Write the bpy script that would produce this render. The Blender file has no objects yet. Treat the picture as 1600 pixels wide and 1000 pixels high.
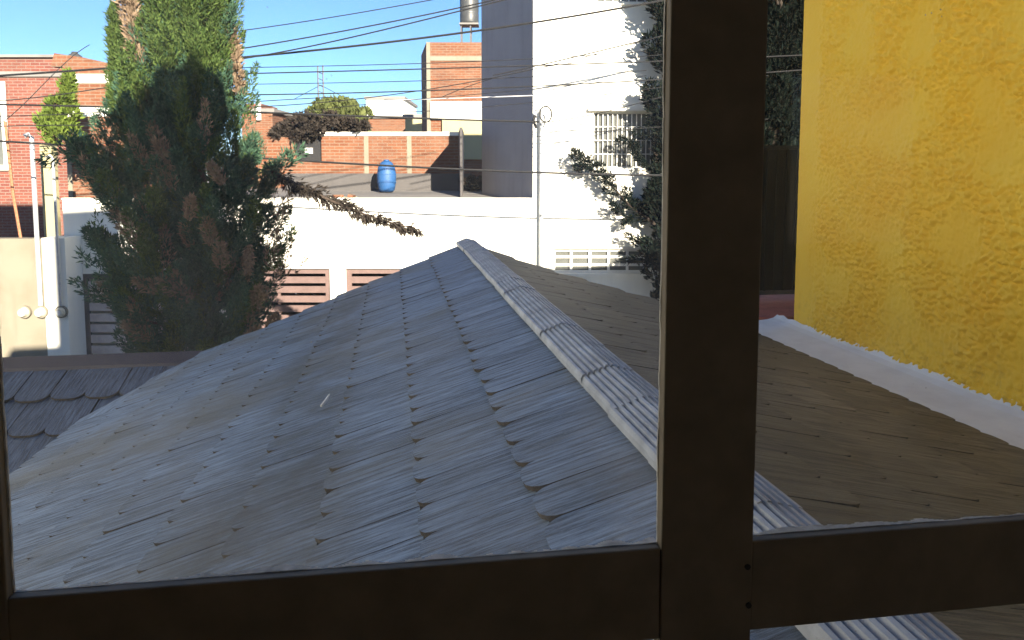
import bpy, math, random
import numpy as np
from mathutils import Vector, Matrix
random.seed(7); RNG = np.random.default_rng(7)
sc = bpy.context.scene
R = math.radians

# ------------------------------------------------------------------ camera
CZ = 4.4
F = 1200.0; PITCH = R(5); CYP = 374.0            # focal length and principal row for a 1600 x 1000 frame
cam_d = bpy.data.cameras.new('camera'); cam = bpy.data.objects.new('camera', cam_d)
sc.collection.objects.link(cam); sc.camera = cam
cam.location = (0, 0, CZ); cam.rotation_euler = (R(90) - PITCH, 0, 0)
cam_d.sensor_width = 36; cam_d.lens = 36 * F / 1600; cam_d.shift_y = -(500 - CYP) / 1600
cam_d.clip_start = 0.02; cam_d.clip_end = 1000

# ------------------------------------------------------------------ sky and sun
SUN_AZ, SUN_EL = R(23.3), R(20.2)                # behind the camera, to the right
to_sun = Vector((math.sin(SUN_AZ) * math.cos(SUN_EL), -math.cos(SUN_AZ) * math.cos(SUN_EL), math.sin(SUN_EL)))
world = bpy.data.worlds.new('World'); sc.world = world; world.use_nodes = True
wn = world.node_tree; bg = wn.nodes['Background']
sky = wn.nodes.new('ShaderNodeTexSky'); sky.sky_type = 'NISHITA'; sky.sun_disc = False
sky.sun_elevation = SUN_EL; sky.sun_rotation = math.atan2(to_sun.x, to_sun.y)
sky.altitude = 1800; sky.air_density = 1.0; sky.dust_density = 0.6; sky.ozone_density = 5.5
wn.links.new(sky.outputs[0], bg.inputs[0]); bg.inputs[1].default_value = 0.050
sd = bpy.data.lights.new('sun', 'SUN'); sd.energy = 5.0; sd.angle = R(0.5); sd.color = (1, 0.88, 0.71)
sun = bpy.data.objects.new('sun', sd); sc.collection.objects.link(sun)
sun.rotation_euler = to_sun.to_track_quat('Z', 'Y').to_euler()
sc.view_settings.view_transform = 'Standard'; sc.view_settings.look = 'None'
sc.view_settings.gamma = 1; sc.view_settings.use_curve_mapping = False
sc.view_settings.exposure = 2.12
sc.render.engine = 'CYCLES'
sc.cycles.max_bounces = 8; sc.cycles.transparent_max_bounces = 16; sc.cycles.sample_clamp_indirect = 6

# ------------------------------------------------------------------ helpers
def ray(px, py):
    a = (px - 800) / F; b = (CYP - py) / F
    return Vector((a, math.cos(PITCH) + b * math.sin(PITCH), -math.sin(PITCH) + b * math.cos(PITCH)))
def P(px, py, Y):
    u = ray(px, py); u = u * (Y / u.y); return Vector((u.x, u.y, u.z + CZ))
def PX(px, Y): return P(px, 269, Y).x
def PZ(py, Y): return P(800, py, Y).z
# axes of the house: e to the right along the window wall, r away along the ridge
er = Vector((0.98818, 0.1533, 0)); rr = Vector((-0.1533, 0.98818, 0)); up = Vector((0, 0, 1))
def H(s, t, z): return er * s + rr * t + up * z     # z absolute

def link(o): sc.collection.objects.link(o); return o
def tag(o, label=None, cat=None, group=None, kind=None):
    if label: o['label'] = label
    if cat: o['category'] = cat
    if group: o['group'] = group
    if kind: o['kind'] = kind
    return o
def thing(name, loc, label, cat, group=None):
    o = link(bpy.data.objects.new(name, None)); o.location = loc; o.empty_display_size = 0.2
    return tag(o, label, cat, group)
def world_loc(o):
    v = Vector(o.location)
    while o.parent: o = o.parent; v += Vector(o.location)
    return v
def mesh(name, V, Fc, mat, parent=None, smooth=False, origin=None):
    """V in world coordinates; the object's origin sits at its parent's (or at origin)."""
    off = world_loc(parent) if parent else Vector((0, 0, 0))
    loc = Vector(origin) - off if origin is not None else Vector((0, 0, 0))
    base = off + loc
    me = bpy.data.meshes.new(name)
    me.from_pydata([tuple(Vector(v) - base) for v in V], [], Fc); me.update()
    if smooth:
        for p in me.polygons: p.use_smooth = True
    me.materials.append(mat)
    o = link(bpy.data.objects.new(name, me)); o.parent = parent; o.location = loc
    return o
class MB:
    def __init__(s): s.v = []; s.f = []
    def add(s, V, Fc):
        n = len(s.v); s.v += [Vector(v) for v in V]; s.f += [tuple(i + n for i in f) for f in Fc]; return s
    def hexa(s, c):            # 8 corners: bottom 4 ccw, top 4 ccw
        return s.add(c, [(3, 2, 1, 0), (4, 5, 6, 7), (0, 1, 5, 4), (1, 2, 6, 5), (2, 3, 7, 6), (3, 0, 4, 7)])
    def box(s, x0, x1, y0, y1, z0, z1):
        return s.hexa([(x0, y0, z0), (x1, y0, z0), (x1, y1, z0), (x0, y1, z0), (x0, y0, z1), (x1, y0, z1), (x1, y1, z1), (x0, y1, z1)])
    def hbox(s, s0, s1, t0, t1, z0, z1):   # box along the house axes
        return s.hexa([H(s0, t0, z0), H(s1, t0, z0), H(s1, t1, z0), H(s0, t1, z0), H(s0, t0, z1), H(s1, t0, z1), H(s1, t1, z1), H(s0, t1, z1)])
    def prism(s, pts, z0, z1):
        n = len(pts)
        return s.add([(p[0], p[1], z0) for p in pts] + [(p[0], p[1], z1) for p in pts],
                     [tuple(range(n - 1, -1, -1)), tuple(range(n, 2 * n))] + [(i, (i + 1) % n, n + (i + 1) % n, n + i) for i in range(n)])
    def tube(s, pts, rad, n=6, cap=True):
        pts = [Vector(p) for p in pts]; k = len(pts)
        rad = rad if hasattr(rad, '__len__') else [rad] * k
        V = []; Fc = []
        for i, p in enumerate(pts):
            d = (pts[min(i + 1, k - 1)] - pts[max(i - 1, 0)]).normalized()
            a = d.orthogonal().normalized() if abs(d.z) > 0.9 else d.cross(up).normalized()
            b = d.cross(a)
            for j in range(n):
                t = 2 * math.pi * j / n
                V.append(p + (a * math.cos(t) + b * math.sin(t)) * rad[i])
        for i in range(k - 1):
            for j in range(n):
                Fc.append((i * n + j, i * n + (j + 1) % n, (i + 1) * n + (j + 1) % n, (i + 1) * n + j))
        if cap: Fc += [tuple(range(n - 1, -1, -1)), tuple(range((k - 1) * n, k * n))]
        return s.add(V, Fc)
    def lathe(s, prof, c, n=20):
        V = []; Fc = []
        for (rad, z) in prof:
            for j in range(n):
                t = 2 * math.pi * j / n; V.append((c[0] + rad * math.cos(t), c[1] + rad * math.sin(t), c[2] + z))
        for i in range(len(prof) - 1):
            for j in range(n):
                Fc.append((i * n + j, i * n + (j + 1) % n, (i + 1) * n + (j + 1) % n, (i + 1) * n + j))
        Fc += [tuple(range(n - 1, -1, -1)), tuple(range((len(prof) - 1) * n, len(prof) * n))]
        return s.add(V, Fc)
    def build(s, name, mat, parent=None, smooth=False, origin=None): return mesh(name, s.v, s.f, mat, parent, smooth, origin)

# ------------------------------------------------------------------ materials
def mat(name):
    m = bpy.data.materials.new(name); m.use_nodes = True
    return m, m.node_tree, m.node_tree.nodes['Principled BSDF']
def N(nt, t, **kw):
    n = nt.nodes.new(t)
    for k, v in kw.items():
        if k in n.inputs: n.inputs[k].default_value = v
        else: setattr(n, k, v)
    return n
def mixc(nt, fac, a, b, mode='MIX'):
    n = nt.nodes.new('ShaderNodeMix'); n.data_type = 'RGBA'; n.blend_type = mode
    def put(i, v):
        if isinstance(v, (tuple, list)): n.inputs[i].default_value = (*v, 1) if len(v) == 3 else v
        elif isinstance(v, (int, float)): n.inputs[i].default_value = v
        else: nt.links.new(v, n.inputs[i])
    put(0, fac); put(6, a); put(7, b); return n.outputs[2]
def math_(nt, op, a, b=None):
    n = nt.nodes.new('ShaderNodeMath'); n.operation = op
    for i, v in enumerate((a, b)):
        if v is None: continue
        if isinstance(v, (int, float)): n.inputs[i].default_value = v
        else: nt.links.new(v, n.inputs[i])
    return n.outputs[0]
def ramp(nt, src, stops):
    n = nt.nodes.new('ShaderNodeValToRGB'); el = n.color_ramp.elements
    while len(el) < len(stops): el.new(0.5)
    for e, (p, c) in zip(el, stops):
        e.position = p; e.color = (c, c, c, 1) if isinstance(c, (int, float)) else (*c, 1)
    nt.links.new(src, n.inputs[0]); return n.outputs[0]
def noise(nt, vec, scale, detail=4, rough=0.55, dist=0):
    n = N(nt, 'ShaderNodeTexNoise'); n.inputs['Scale'].default_value = scale
    n.inputs['Detail'].default_value = detail; n.inputs['Roughness'].default_value = rough; n.inputs['Distortion'].default_value = dist
    if vec is not None: nt.links.new(vec, n.inputs['Vector'])
    return n.outputs['Fac']
def mapping(nt, vec, scale=(1, 1, 1), loc=(0, 0, 0), rot=(0, 0, 0)):
    n = nt.nodes.new('ShaderNodeMapping'); n.inputs['Scale'].default_value = scale; n.inputs['Location'].default_value = loc; n.inputs['Rotation'].default_value = rot
    nt.links.new(vec, n.inputs[0]); return n.outputs[0]
def pos(nt): return nt.nodes.new('ShaderNodeNewGeometry').outputs['Position']
def objc(nt): return nt.nodes.new('ShaderNodeTexCoord').outputs['Object']
def bump(nt, bsdf, h, strength, dist=0.01):
    n = nt.nodes.new('ShaderNodeBump'); n.inputs['Strength'].default_value = strength; n.inputs['Distance'].default_value = dist
    nt.links.new(h, n.inputs['Height']); nt.links.new(n.outputs[0], bsdf.inputs['Normal'])

def plain(name, col, rough=0.6, var=0.12, scale=6, metal=0, bmp=0.0, spec=0.5):
    m, nt, b = mat(name); p = pos(nt)
    f = noise(nt, p, scale, 5)
    lo = tuple(c * (1 - var) for c in col); hi = tuple(min(1, c * (1 + var)) for c in col)
    nt.links.new(mixc(nt, ramp(nt, f, [(0.3, 0.0), (0.7, 1.0)]), lo, hi), b.inputs['Base Color'])
    b.inputs['Roughness'].default_value = rough; b.inputs['Metallic'].default_value = metal
    b.inputs['Specular IOR Level'].default_value = spec
    if bmp: bump(nt, b, noise(nt, p, scale * 8, 4), bmp, 0.01)
    return m
def plaster(name, col, stain=(0.5, 0.48, 0.42), amount=0.35, streak=0.3, scale=1.3):
    m, nt, b = mat(name); p = pos(nt)
    big = ramp(nt, noise(nt, p, scale, 6, 0.6), [(0.42, 0.0), (0.72, 1.0)])
    st = ramp(nt, noise(nt, mapping(nt, p, (3.5, 3.5, 0.35)), 1.6, 5, 0.6), [(0.5, 0.0), (0.8, 1.0)])
    c = mixc(nt, math_(nt, 'MULTIPLY', big, amount), col, stain)
    c = mixc(nt, math_(nt, 'MULTIPLY', st, streak), c, tuple(x * 0.8 for x in stain))
    nt.links.new(c, b.inputs['Base Color']); b.inputs['Roughness'].default_value = 0.85
    bump(nt, b, noise(nt, p, 22, 5), 0.25, 0.01)
    return m
def brick(name, c1, c2, mortar, scale=1.0, stain=0.35):
    m, nt, b = mat(name); p = pos(nt)
    sep = nt.nodes.new('ShaderNodeSeparateXYZ'); nt.links.new(p, sep.inputs[0])
    com = nt.nodes.new('ShaderNodeCombineXYZ')
    nt.links.new(math_(nt, 'ADD', sep.outputs[0], math_(nt, 'MULTIPLY', sep.outputs[1], 0.7)), com.inputs[0])
    nt.links.new(sep.outputs[2], com.inputs[1])
    br = N(nt, 'ShaderNodeTexBrick'); nt.links.new(com.outputs[0], br.inputs['Vector'])
    br.inputs['Scale'].default_value = 1 / scale; br.inputs['Brick Width'].default_value = 0.26; br.inputs['Row Height'].default_value = 0.085
    br.inputs['Mortar Size'].default_value = 0.011; br.inputs['Bias'].default_value = 0.0
    br.inputs['Color1'].default_value = (*c1, 1); br.inputs['Color2'].default_value = (*c2, 1); br.inputs['Mortar'].default_value = (*mortar, 1)
    g = noise(nt, p, 2.2, 6, 0.65)
    c = mixc(nt, math_(nt, 'MULTIPLY', ramp(nt, g, [(0.45, 0), (0.75, 1)]), stain), br.outputs[0], (0.2, 0.14, 0.10))
    g2 = noise(nt, p, 0.9, 4, 0.6)
    c = mixc(nt, math_(nt, 'MULTIPLY', ramp(nt, g2, [(0.5, 0), (0.8, 1)]), 0.5), c, (0.08, 0.036, 0.024))
    nt.links.new(c, b.inputs['Base Color']); b.inputs['Roughness'].default_value = 0.9
    bump(nt, b, br.outputs['Fac'], -0.6, 0.012)
    return m

def shingle_mat(name, base, brown, brown_amt, pale):
    m, nt, b = mat(name); o = objc(nt); p = pos(nt)
    inf = nt.nodes.new('ShaderNodeObjectInfo')
    isl = nt.nodes.new('ShaderNodeNewGeometry')
    rnd = inf.outputs['Random']
    off = nt.nodes.new('ShaderNodeVectorMath'); off.operation = 'ADD'
    cmb = nt.nodes.new('ShaderNodeCombineXYZ')
    nt.links.new(math_(nt, 'MULTIPLY', rnd, 37.0), cmb.inputs[0]); nt.links.new(math_(nt, 'MULTIPLY', rnd, 91.0), cmb.inputs[1])
    nt.links.new(o, off.inputs[0]); nt.links.new(cmb.outputs[0], off.inputs[1]); v = off.outputs[0]
    # object space of every shingle: x across, y up the slope
    g1 = noise(nt, mapping(nt, v, (62, 3.2, 1)), 1, 8, 0.8)      # fine grain along the slope
    g2 = noise(nt, mapping(nt, v, (38, 2.2, 1)), 1, 4, 0.6)
    sp = noise(nt, mapping(nt, v, (1, 1, 1)), 60, 5, 0.7)
    c = mixc(nt, ramp(nt, g1, [(0.40, 0.0), (0.60, 1.0)]), tuple(x * 0.30 for x in base), tuple(x * 1.38 for x in base))
    c = mixc(nt, math_(nt, 'MULTIPLY', ramp(nt, g2, [(0.52, 0), (0.78, 1)]), 0.5), c, pale)
    c = mixc(nt, math_(nt, 'MULTIPLY', ramp(nt, sp, [(0.6, 0), (0.72, 1)]), 0.35), c, pale)
    # weathering over the whole roof, a stain with a shape of its own
    big = noise(nt, mapping(nt, p, (1, 1, 1), (3.1, 0.4, 0)), 0.85, 5, 0.6, 0.4)
    c = mixc(nt, math_(nt, 'MULTIPLY', ramp(nt, big, [(0.47, 0), (0.68, 1)]), brown_amt), c, brown)
    ds = nt.nodes.new('ShaderNodeVectorMath'); ds.operation = 'DOT_PRODUCT'; nt.links.new(p, ds.inputs[0]); ds.inputs[1].default_value = tuple(er)
    sx = math_(nt, 'ADD', math_(nt, 'ADD', ds.outputs['Value'], 2.0), math_(nt, 'MULTIPLY', noise(nt, p, 1.7, 4, 0.6), 0.9))     # soaked band running along the slope
    bandm = ramp(nt, math_(nt, 'DIVIDE', sx, 4.0), [(0.40, 0.0), (0.475, 1.0), (0.53, 0.9), (0.60, 0.0)])
    bandm = math_(nt, 'MULTIPLY', bandm, ramp(nt, noise(nt, p, 2.6, 5, 0.65), [(0.34, 0.15), (0.6, 1.0)]))
    c = mixc(nt, math_(nt, 'MULTIPLY', bandm, brown_amt * 0.95), c, tuple(x * 0.45 for x in brown))
    fine = noise(nt, p, 7, 5, 0.7)
    c = mixc(nt, math_(nt, 'MULTIPLY', ramp(nt, fine, [(0.55, 0), (0.75, 1)]), 0.3), c, tuple(x * 0.55 for x in base))
    hs = nt.nodes.new('ShaderNodeHueSaturation'); nt.links.new(c, hs.inputs['Color'])
    nt.links.new(math_(nt, 'ADD', math_(nt, 'MULTIPLY', rnd, 0.36), 0.82), hs.inputs['Value'])
    nt.links.new(hs.outputs[0], b.inputs['Base Color'])
    b.inputs['Roughness'].default_value = 0.62; b.inputs['Specular IOR Level'].default_value = 0.35
    bump(nt, b, math_(nt, 'ADD', g1, math_(nt, 'MULTIPLY', g2, 1.2)), 1.0, 0.008)
    return m

def foliage(name, dark, light, trans=0.25):
    m, nt, b = mat(name); p = pos(nt)
    ge = nt.nodes.new('ShaderNodeNewGeometry')
    c = mixc(nt, ge.outputs['Random Per Island'], dark, light)
    f = noise(nt, p, 2.3, 3)
    c = mixc(nt, ramp(nt, f, [(0.35, 0.0), (0.7, 0.75)]), c, tuple(0.5 * (a + l) * 0.75 for a, l in zip(dark, light)))
    nt.links.new(c, b.inputs['Base Color']); b.inputs['Roughness'].default_value = 0.7
    b.inputs['Specular IOR Level'].default_value = 0.06
    tr = nt.nodes.new('ShaderNodeBsdfTranslucent'); nt.links.new(c, tr.inputs[0])
    mx = nt.nodes.new('ShaderNodeMixShader'); mx.inputs[0].default_value = trans
    out = nt.nodes['Material Output']
    nt.links.new(b.outputs[0], mx.inputs[1]); nt.links.new(tr.outputs[0], mx.inputs[2]); nt.links.new(mx.outputs[0], out.inputs[0])
    return m

def glass_mat(name, tint, film, film_amt, spots):
    m, nt, b = mat(name); p = pos(nt); out = nt.nodes['Material Output']; nt.nodes.remove(b)
    tr = nt.nodes.new('ShaderNodeBsdfTransparent'); tr.inputs[0].default_value = (*tint, 1)
    gl = nt.nodes.new('ShaderNodeBsdfGlossy'); gl.inputs['Roughness'].default_value = 0.02; gl.inputs[0].default_value = (0.6, 0.6, 0.6, 1)
    fr = nt.nodes.new('ShaderNodeFresnel'); fr.inputs[0].default_value = 1.45
    a = nt.nodes.new('ShaderNodeMixShader'); nt.links.new(math_(nt, 'MULTIPLY', fr.outputs[0], 0.2), a.inputs[0])
    nt.links.new(tr.outputs[0], a.inputs[1]); nt.links.new(gl.outputs[0], a.inputs[2])
    dirt = nt.nodes.new('ShaderNodeBsdfTranslucent'); dirt.inputs[0].default_value = (*film, 1)
    n1 = ramp(nt, noise(nt, p, 7, 6, 0.65, 0.6), [(0.36, 0.25), (0.72, 1.0)])
    vor = N(nt, 'ShaderNodeTexVoronoi'); vor.inputs['Scale'].default_value = 105; nt.links.new(p, vor.inputs['Vector'])
    n2 = ramp(nt, vor.outputs['Distance'], [(0.05, 1.0), (0.10, 0.0)])
    msk = ramp(nt, noise(nt, p, 9, 3, 0.6), [(0.56, 0.0), (0.7, 1.0)])
    sepz = nt.nodes.new('ShaderNodeSeparateXYZ'); nt.links.new(p, sepz.inputs[0])
    low = ramp(nt, math_(nt, 'SUBTRACT', sepz.outputs[2], CZ - 0.27), [(0.0, 1.9), (0.2, 1.0)])
    n1 = math_(nt, 'MULTIPLY', n1, low)
    fac = math_(nt, 'ADD', math_(nt, 'MULTIPLY', n1, film_amt), math_(nt, 'MULTIPLY', math_(nt, 'MULTIPLY', n2, msk), spots))
    mx = nt.nodes.new('ShaderNodeMixShader'); nt.links.new(math_(nt, 'MINIMUM', fac, 0.8), mx.inputs[0])
    nt.links.new(a.outputs[0], mx.inputs[1]); nt.links.new(dirt.outputs[0], mx.inputs[2]); nt.links.new(mx.outputs[0], out.inputs[0])
    return m

def yellow_mat():
    m, nt, b = mat('yellow_stucco'); p = pos(nt)
    # coordinate along the wall (t) to leave the corner band smooth
    dp = nt.nodes.new('ShaderNodeVectorMath'); dp.operation = 'DOT_PRODUCT'; nt.links.new(p, dp.inputs[0]); dp.inputs[1].default_value = tuple(rr)
    band = ramp(nt, math_(nt, 'SUBTRACT', math_(nt, 'ADD', dp.outputs['Value'], math_(nt, 'MULTIPLY', noise(nt, p, 6, 2), 0.12)), 5.6), [(0.42, 1.0), (0.56, 0.12)])
    q = mapping(nt, p, (1, 1, 1.0))
    n1 = noise(nt, q, 8.5, 3, 0.55, 0.35)
    w = ramp(nt, math_(nt, 'ABSOLUTE', math_(nt, 'SUBTRACT', n1, 0.5)), [(0.004, 0.0), (0.028, 1.0)])     # worm-like gouges
    n1b = noise(nt, mapping(nt, p, (1, 1, 1), (5, 2, 9)), 12, 3, 0.55, 0.3)
    w2 = ramp(nt, math_(nt, 'ABSOLUTE', math_(nt, 'SUBTRACT', n1b, 0.56)), [(0.003, 0.2), (0.025, 1.0)])
    ww = math_(nt, 'MULTIPLY', w, w2)
    h = math_(nt, 'ADD', math_(nt, 'ADD', ww, math_(nt, 'MULTIPLY', noise(nt, p, 22, 4, 0.6), 1.3)), math_(nt, 'MULTIPLY', n1, 2.0))
    h = math_(nt, 'MULTIPLY', h, band)
    v = noise(nt, p, 1.6, 5, 0.6)
    c = mixc(nt, ramp(nt, v, [(0.3, 0), (0.75, 1)]), (0.88, 0.61, 0.07), (0.86, 0.53, 0.04))
    g = ramp(nt, noise(nt, mapping(nt, p, (1, 1, 0.7)), 10, 6, 0.7), [(0.62, 0), (0.74, 1)])
    c = mixc(nt, math_(nt, 'MULTIPLY', g, 0.15), c, (0.45, 0.3, 0.05))
    gou = math_(nt, 'MULTIPLY', math_(nt, 'SUBTRACT', 1.0, ww), band)
    
    sep = nt.nodes.new('ShaderNodeSeparateXYZ'); nt.links.new(p, sep.inputs[0])
    low = math_(nt, 'MULTIPLY', ramp(nt, math_(nt, 'SUBTRACT', sep.outputs[2], 2.95), [(0.1, 1.0), (0.5, 0.0)]), ramp(nt, noise(nt, p, 14, 5, 0.7), [(0.5, 0), (0.7, 1)]))
    c = mixc(nt, math_(nt, 'MULTIPLY', low, 0.45), c, (0.33, 0.2, 0.06))
    nt.links.new(c, b.inputs['Base Color']); b.inputs['Roughness'].default_value = 0.7; b.inputs['Specular IOR Level'].default_value = 0.25
    bump(nt, b, noise(nt, p, 70, 4, 0.6), 0.35, 0.004)
    return m

M = dict(
    white=plaster('white_plaster', (0.80, 0.785, 0.70), (0.62, 0.6, 0.52), 0.35, 0.25),
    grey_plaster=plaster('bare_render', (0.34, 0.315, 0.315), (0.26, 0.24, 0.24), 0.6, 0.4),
    beige=plaster('beige_plaster', (0.2, 0.182, 0.14), (0.15, 0.13, 0.09), 0.7, 0.5, 1.8),
    cream=plaster('cream_paint', (0.36, 0.33, 0.18), (0.3, 0.26, 0.15), 0.4, 0.3),
    dimcon=plaster('unlit_concrete', (0.075, 0.07, 0.07), (0.05, 0.048, 0.047), 0.6, 0.4),  # concrete colour darkened so the kerb and return wall look unlit
    concrete=plaster('concrete', (0.20, 0.19, 0.18), (0.12, 0.115, 0.11), 0.6, 0.4),
    brick=brick('orange_brick', (0.125, 0.041, 0.017), (0.165, 0.06, 0.026), (0.16, 0.11, 0.075)),
    redbrick=brick('red_brick', (0.13, 0.036, 0.026), (0.17, 0.053, 0.034), (0.17, 0.12, 0.10), stain=0.15),
    yellow=yellow_mat(),
    flash=plaster('white_membrane', (0.82, 0.86, 0.9), (0.6, 0.62, 0.65), 0.4, 0.05, 4.0),
    terracotta=plain('red_floor_paint', (0.42, 0.13, 0.10), 0.7, 0.2, 8),
    shingle=shingle_mat('grey_shingle', (0.175, 0.25, 0.36), (0.14, 0.145, 0.13), 0.75, (0.33, 0.42, 0.53)),
    shingle_r=shingle_mat('brown_shingle', (0.15, 0.13, 0.09), (0.11, 0.088, 0.046), 0.55, (0.23, 0.205, 0.15)),
    scale=shingle_mat('dark_scale', (0.07, 0.10, 0.16), (0.065, 0.085, 0.125), 0.3, (0.13, 0.165, 0.24)),
    cap=plain('ridge_cap_grey', (0.33, 0.365, 0.42), 0.55, 0.28, 9, bmp=0.15),
    edge=plain('shingle_edge_dark', (0.05, 0.042, 0.032), 0.95, 0.4, 30),  # dark brown on side and butt faces, darkens the gaps between shingles
    deckfelt=plain('roof_felt', (0.035, 0.032, 0.028), 0.9, 0.3, 20),
    brown_metal=plain('brown_ridge_metal', (0.030, 0.025, 0.036), 0.5, 0.2, 10),
    frame=plain('dark_brown_aluminium', (0.22, 0.187, 0.138), 0.6, 0.15, 30, spec=0.25),
    sealant=plain('old_sealant', (0.5, 0.48, 0.43), 0.9, 0.35, 90),
    glass=glass_mat('clear_dusty_glass', (0.95, 0.96, 0.955), (0.62, 0.61, 0.58), 0.115, 0.6),
    glass_r=glass_mat('brown_dusty_glass', (0.96, 0.95, 0.92), (0.46, 0.42, 0.33), 0.065, 0.75),
    room=plain('room_plaster', (0.70, 0.63, 0.52), 0.9, 0.06, 3),
    floor=plain('room_floor', (0.25, 0.17, 0.10), 0.5, 0.2, 4),
    asphalt=plain('asphalt', (0.055, 0.055, 0.057), 0.9, 0.25, 3, bmp=0.3),
    paving=plain('concrete_paving', (0.30, 0.29, 0.27), 0.85, 0.2, 2, bmp=0.2),
    gate=plain('brown_gate_paint', (0.13, 0.085, 0.078), 0.5, 0.15, 8),
    gate_light=plain('pinkish_gate_paint', (0.50, 0.43, 0.40), 0.5, 0.15, 8),
    gate_dark=plain('dark_gate_steel', (0.06, 0.06, 0.07), 0.5, 0.2, 8),
    inner=plain('garage_inside', (0.09, 0.08, 0.075), 0.9, 0.2, 2),
    black=plain('black_paint', (0.007, 0.007, 0.0085), 0.5, 0.2, 10),
    cable=plain('cable_rubber', (0.012, 0.012, 0.013), 0.6, 0.2, 10),
    cable_pale=plain('pale_cable', (0.45, 0.45, 0.46), 0.6, 0.1, 10),
    pipe=plain('galvanised_pipe', (0.42, 0.44, 0.46), 0.45, 0.15, 12, metal=0.4),
    rust=plain('rusty_rod', (0.28, 0.12, 0.06), 0.8, 0.3, 20),
    meter=plain('meter_glass', (0.55, 0.52, 0.42), 0.25, 0.15, 20),
    tank=plain('black_tank', (0.035, 0.036, 0.04), 0.45, 0.2, 4),
    tankgrey=plain('grey_tank', (0.05, 0.053, 0.055), 0.45, 0.2, 4),
    drum=plain('blue_plastic', (0.016, 0.075, 0.21), 0.6, 0.15, 6),
    winglass=plain('window_glass_grey', (0.10, 0.105, 0.098), 0.2, 0.25, 2),
    whitebar=plain('white_bar_paint', (0.72, 0.71, 0.66), 0.5, 0.06, 8),
    bark=plain('bark', (0.05, 0.036, 0.027), 0.95, 0.4, 12, bmp=0.6),
    leaf=foliage('cypress_green', (0.03, 0.065, 0.022), (0.12, 0.175, 0.045)),
    leaf_deep=foliage('cypress_shade_green', (0.026, 0.066, 0.048), (0.080, 0.150, 0.088), 0.15),  # bluer, dimmer leaf colour puts shade into the lower and inner crown
    leaf_dry=foliage('cypress_dry_brown', (0.17, 0.12, 0.08), (0.34, 0.25, 0.17), 0.15),
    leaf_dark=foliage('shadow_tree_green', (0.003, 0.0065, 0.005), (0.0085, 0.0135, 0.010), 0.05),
    leaf_pale=foliage('pale_tree_green', (0.09, 0.115, 0.04), (0.17, 0.19, 0.07)),
    leaf_brown=foliage('dead_vine_brown', (0.022, 0.018, 0.016), (0.06, 0.05, 0.042), 0.1),
    leaf_lime=foliage('lime_green', (0.09, 0.15, 0.025), (0.19, 0.25, 0.05)),
)
# grille of a far window seen through its panes
# ------------------------------------------------------------------ ground and street
def struct(o): o['kind'] = 'structure'; return o
struct(MB().add([(-300, -300, -0.02), (300, -300, -0.02), (300, 500, -0.02), (-300, 500, -0.02)], [(0, 1, 2, 3)]).build('ground', M['paving']))
struct(MB().add([(-120, 11.8, 0.004), (120, 11.8, 0.004), (120, 14.6, 0.004), (-120, 14.6, 0.004)], [(0, 1, 2, 3)]).build('road', M['asphalt']))
struct(MB().box(-120, 120, 14.6, 15.9, -0.01, 0.13).build('pavement', M['paving']))

# ------------------------------------------------------------------ the house the picture is taken from
TW = 0.50                                   # room side of the window wall
S0, S1 = -0.2395, 1.00                       # window opening, s
Z0, Z1 = CZ - 0.95, CZ + 0.62
hw = thing('dwelling_house', H(0, -3, 0), 'dark room and upper storeys of the house we look out from', 'house')
def wallpiece(s0, s1, t0, t1, z0, z1, m=M['room'], nm='wall'): return MB().hbox(s0, s1, t0, t1, z0, z1).build(nm, m, hw)
FT = TW + 0.0
wallpiece(-3.4, S0 - 0.35, FT, FT + 0.14, 0, 6.85); wallpiece(S1, 9, FT, FT + 0.14, 0, 6.85)
wallpiece(S0 - 0.35, S1, FT, FT + 0.14, 0, Z0); wallpiece(S0 - 0.35, S1, FT, FT + 0.14, Z1, 6.85)
wallpiece(-3.4, 3.6, -7.14, -7.0, 0, 6.85); wallpiece(6.6, 9, -7.14, -7.0, 0, 6.85); wallpiece(3.6, 6.6, -7.14, -7.0, 0, CZ - 0.8); wallpiece(3.6, 6.6, -7.14, -7.0, CZ + 1.1, 6.85); wallpiece(-3.54, -3.4, -7.14, FT + 0.14, 0, 6.85); wallpiece(9, 9.14, -7.14, FT + 0.14, 0, 6.85)  # opening in the unseen rear wall added to let sunlight brighten the room
wallpiece(-1.7, -1.6, -3.2, FT, CZ - 1.5, CZ + 1.2, nm='partition'); wallpiece(2.2, 2.3, -2.0, FT, CZ - 1.5, CZ + 1.2, nm='partition'); wallpiece(-1.7, 2.3, -3.3, -3.2, CZ - 1.5, CZ + 1.2, nm='partition')
wallpiece(-3.4, 9, -7, FT, CZ - 1.6, CZ - 1.5, M['floor'], 'floor_slab'); wallpiece(-3.4, 9, -7, FT, CZ + 1.2, CZ + 1.35, nm='ceiling_slab')
wallpiece(-3.54, 9.14, -7.14, FT + 0.14, 6.852, 6.95, M['concrete'], 'roof_slab')
poly = [(-1.35, 6.952), (0.62, 6.952), (0.62, 8.85), (0.36, 9.35), (0.02, 9.62), (-0.28, 9.5), (-0.75, 9.05), (-1.35, 8.75)]  # unseen rooftop tower, parapet and screen added to throw shadow on the cypress
mesh('shadow_tower', [H(a_, -0.55, z_) for a_, z_ in poly] + [H(a_, FT + 0.02, z_) for a_, z_ in poly], [tuple(range(8)), tuple(range(15, 7, -1))] + [(i, i + 8, (i + 1) % 8 + 8, (i + 1) % 8) for i in range(8)], M['white'], hw)
wallpiece(0.622, 1.35, -0.4, FT + 0.02, 6.952, 8.3, M['white'], 'shadow_parapet'); wallpiece(-2.58, -1.352, 0.36, FT + 0.02, 6.952, 9.95, M['white'], 'shadow_screen')
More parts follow.
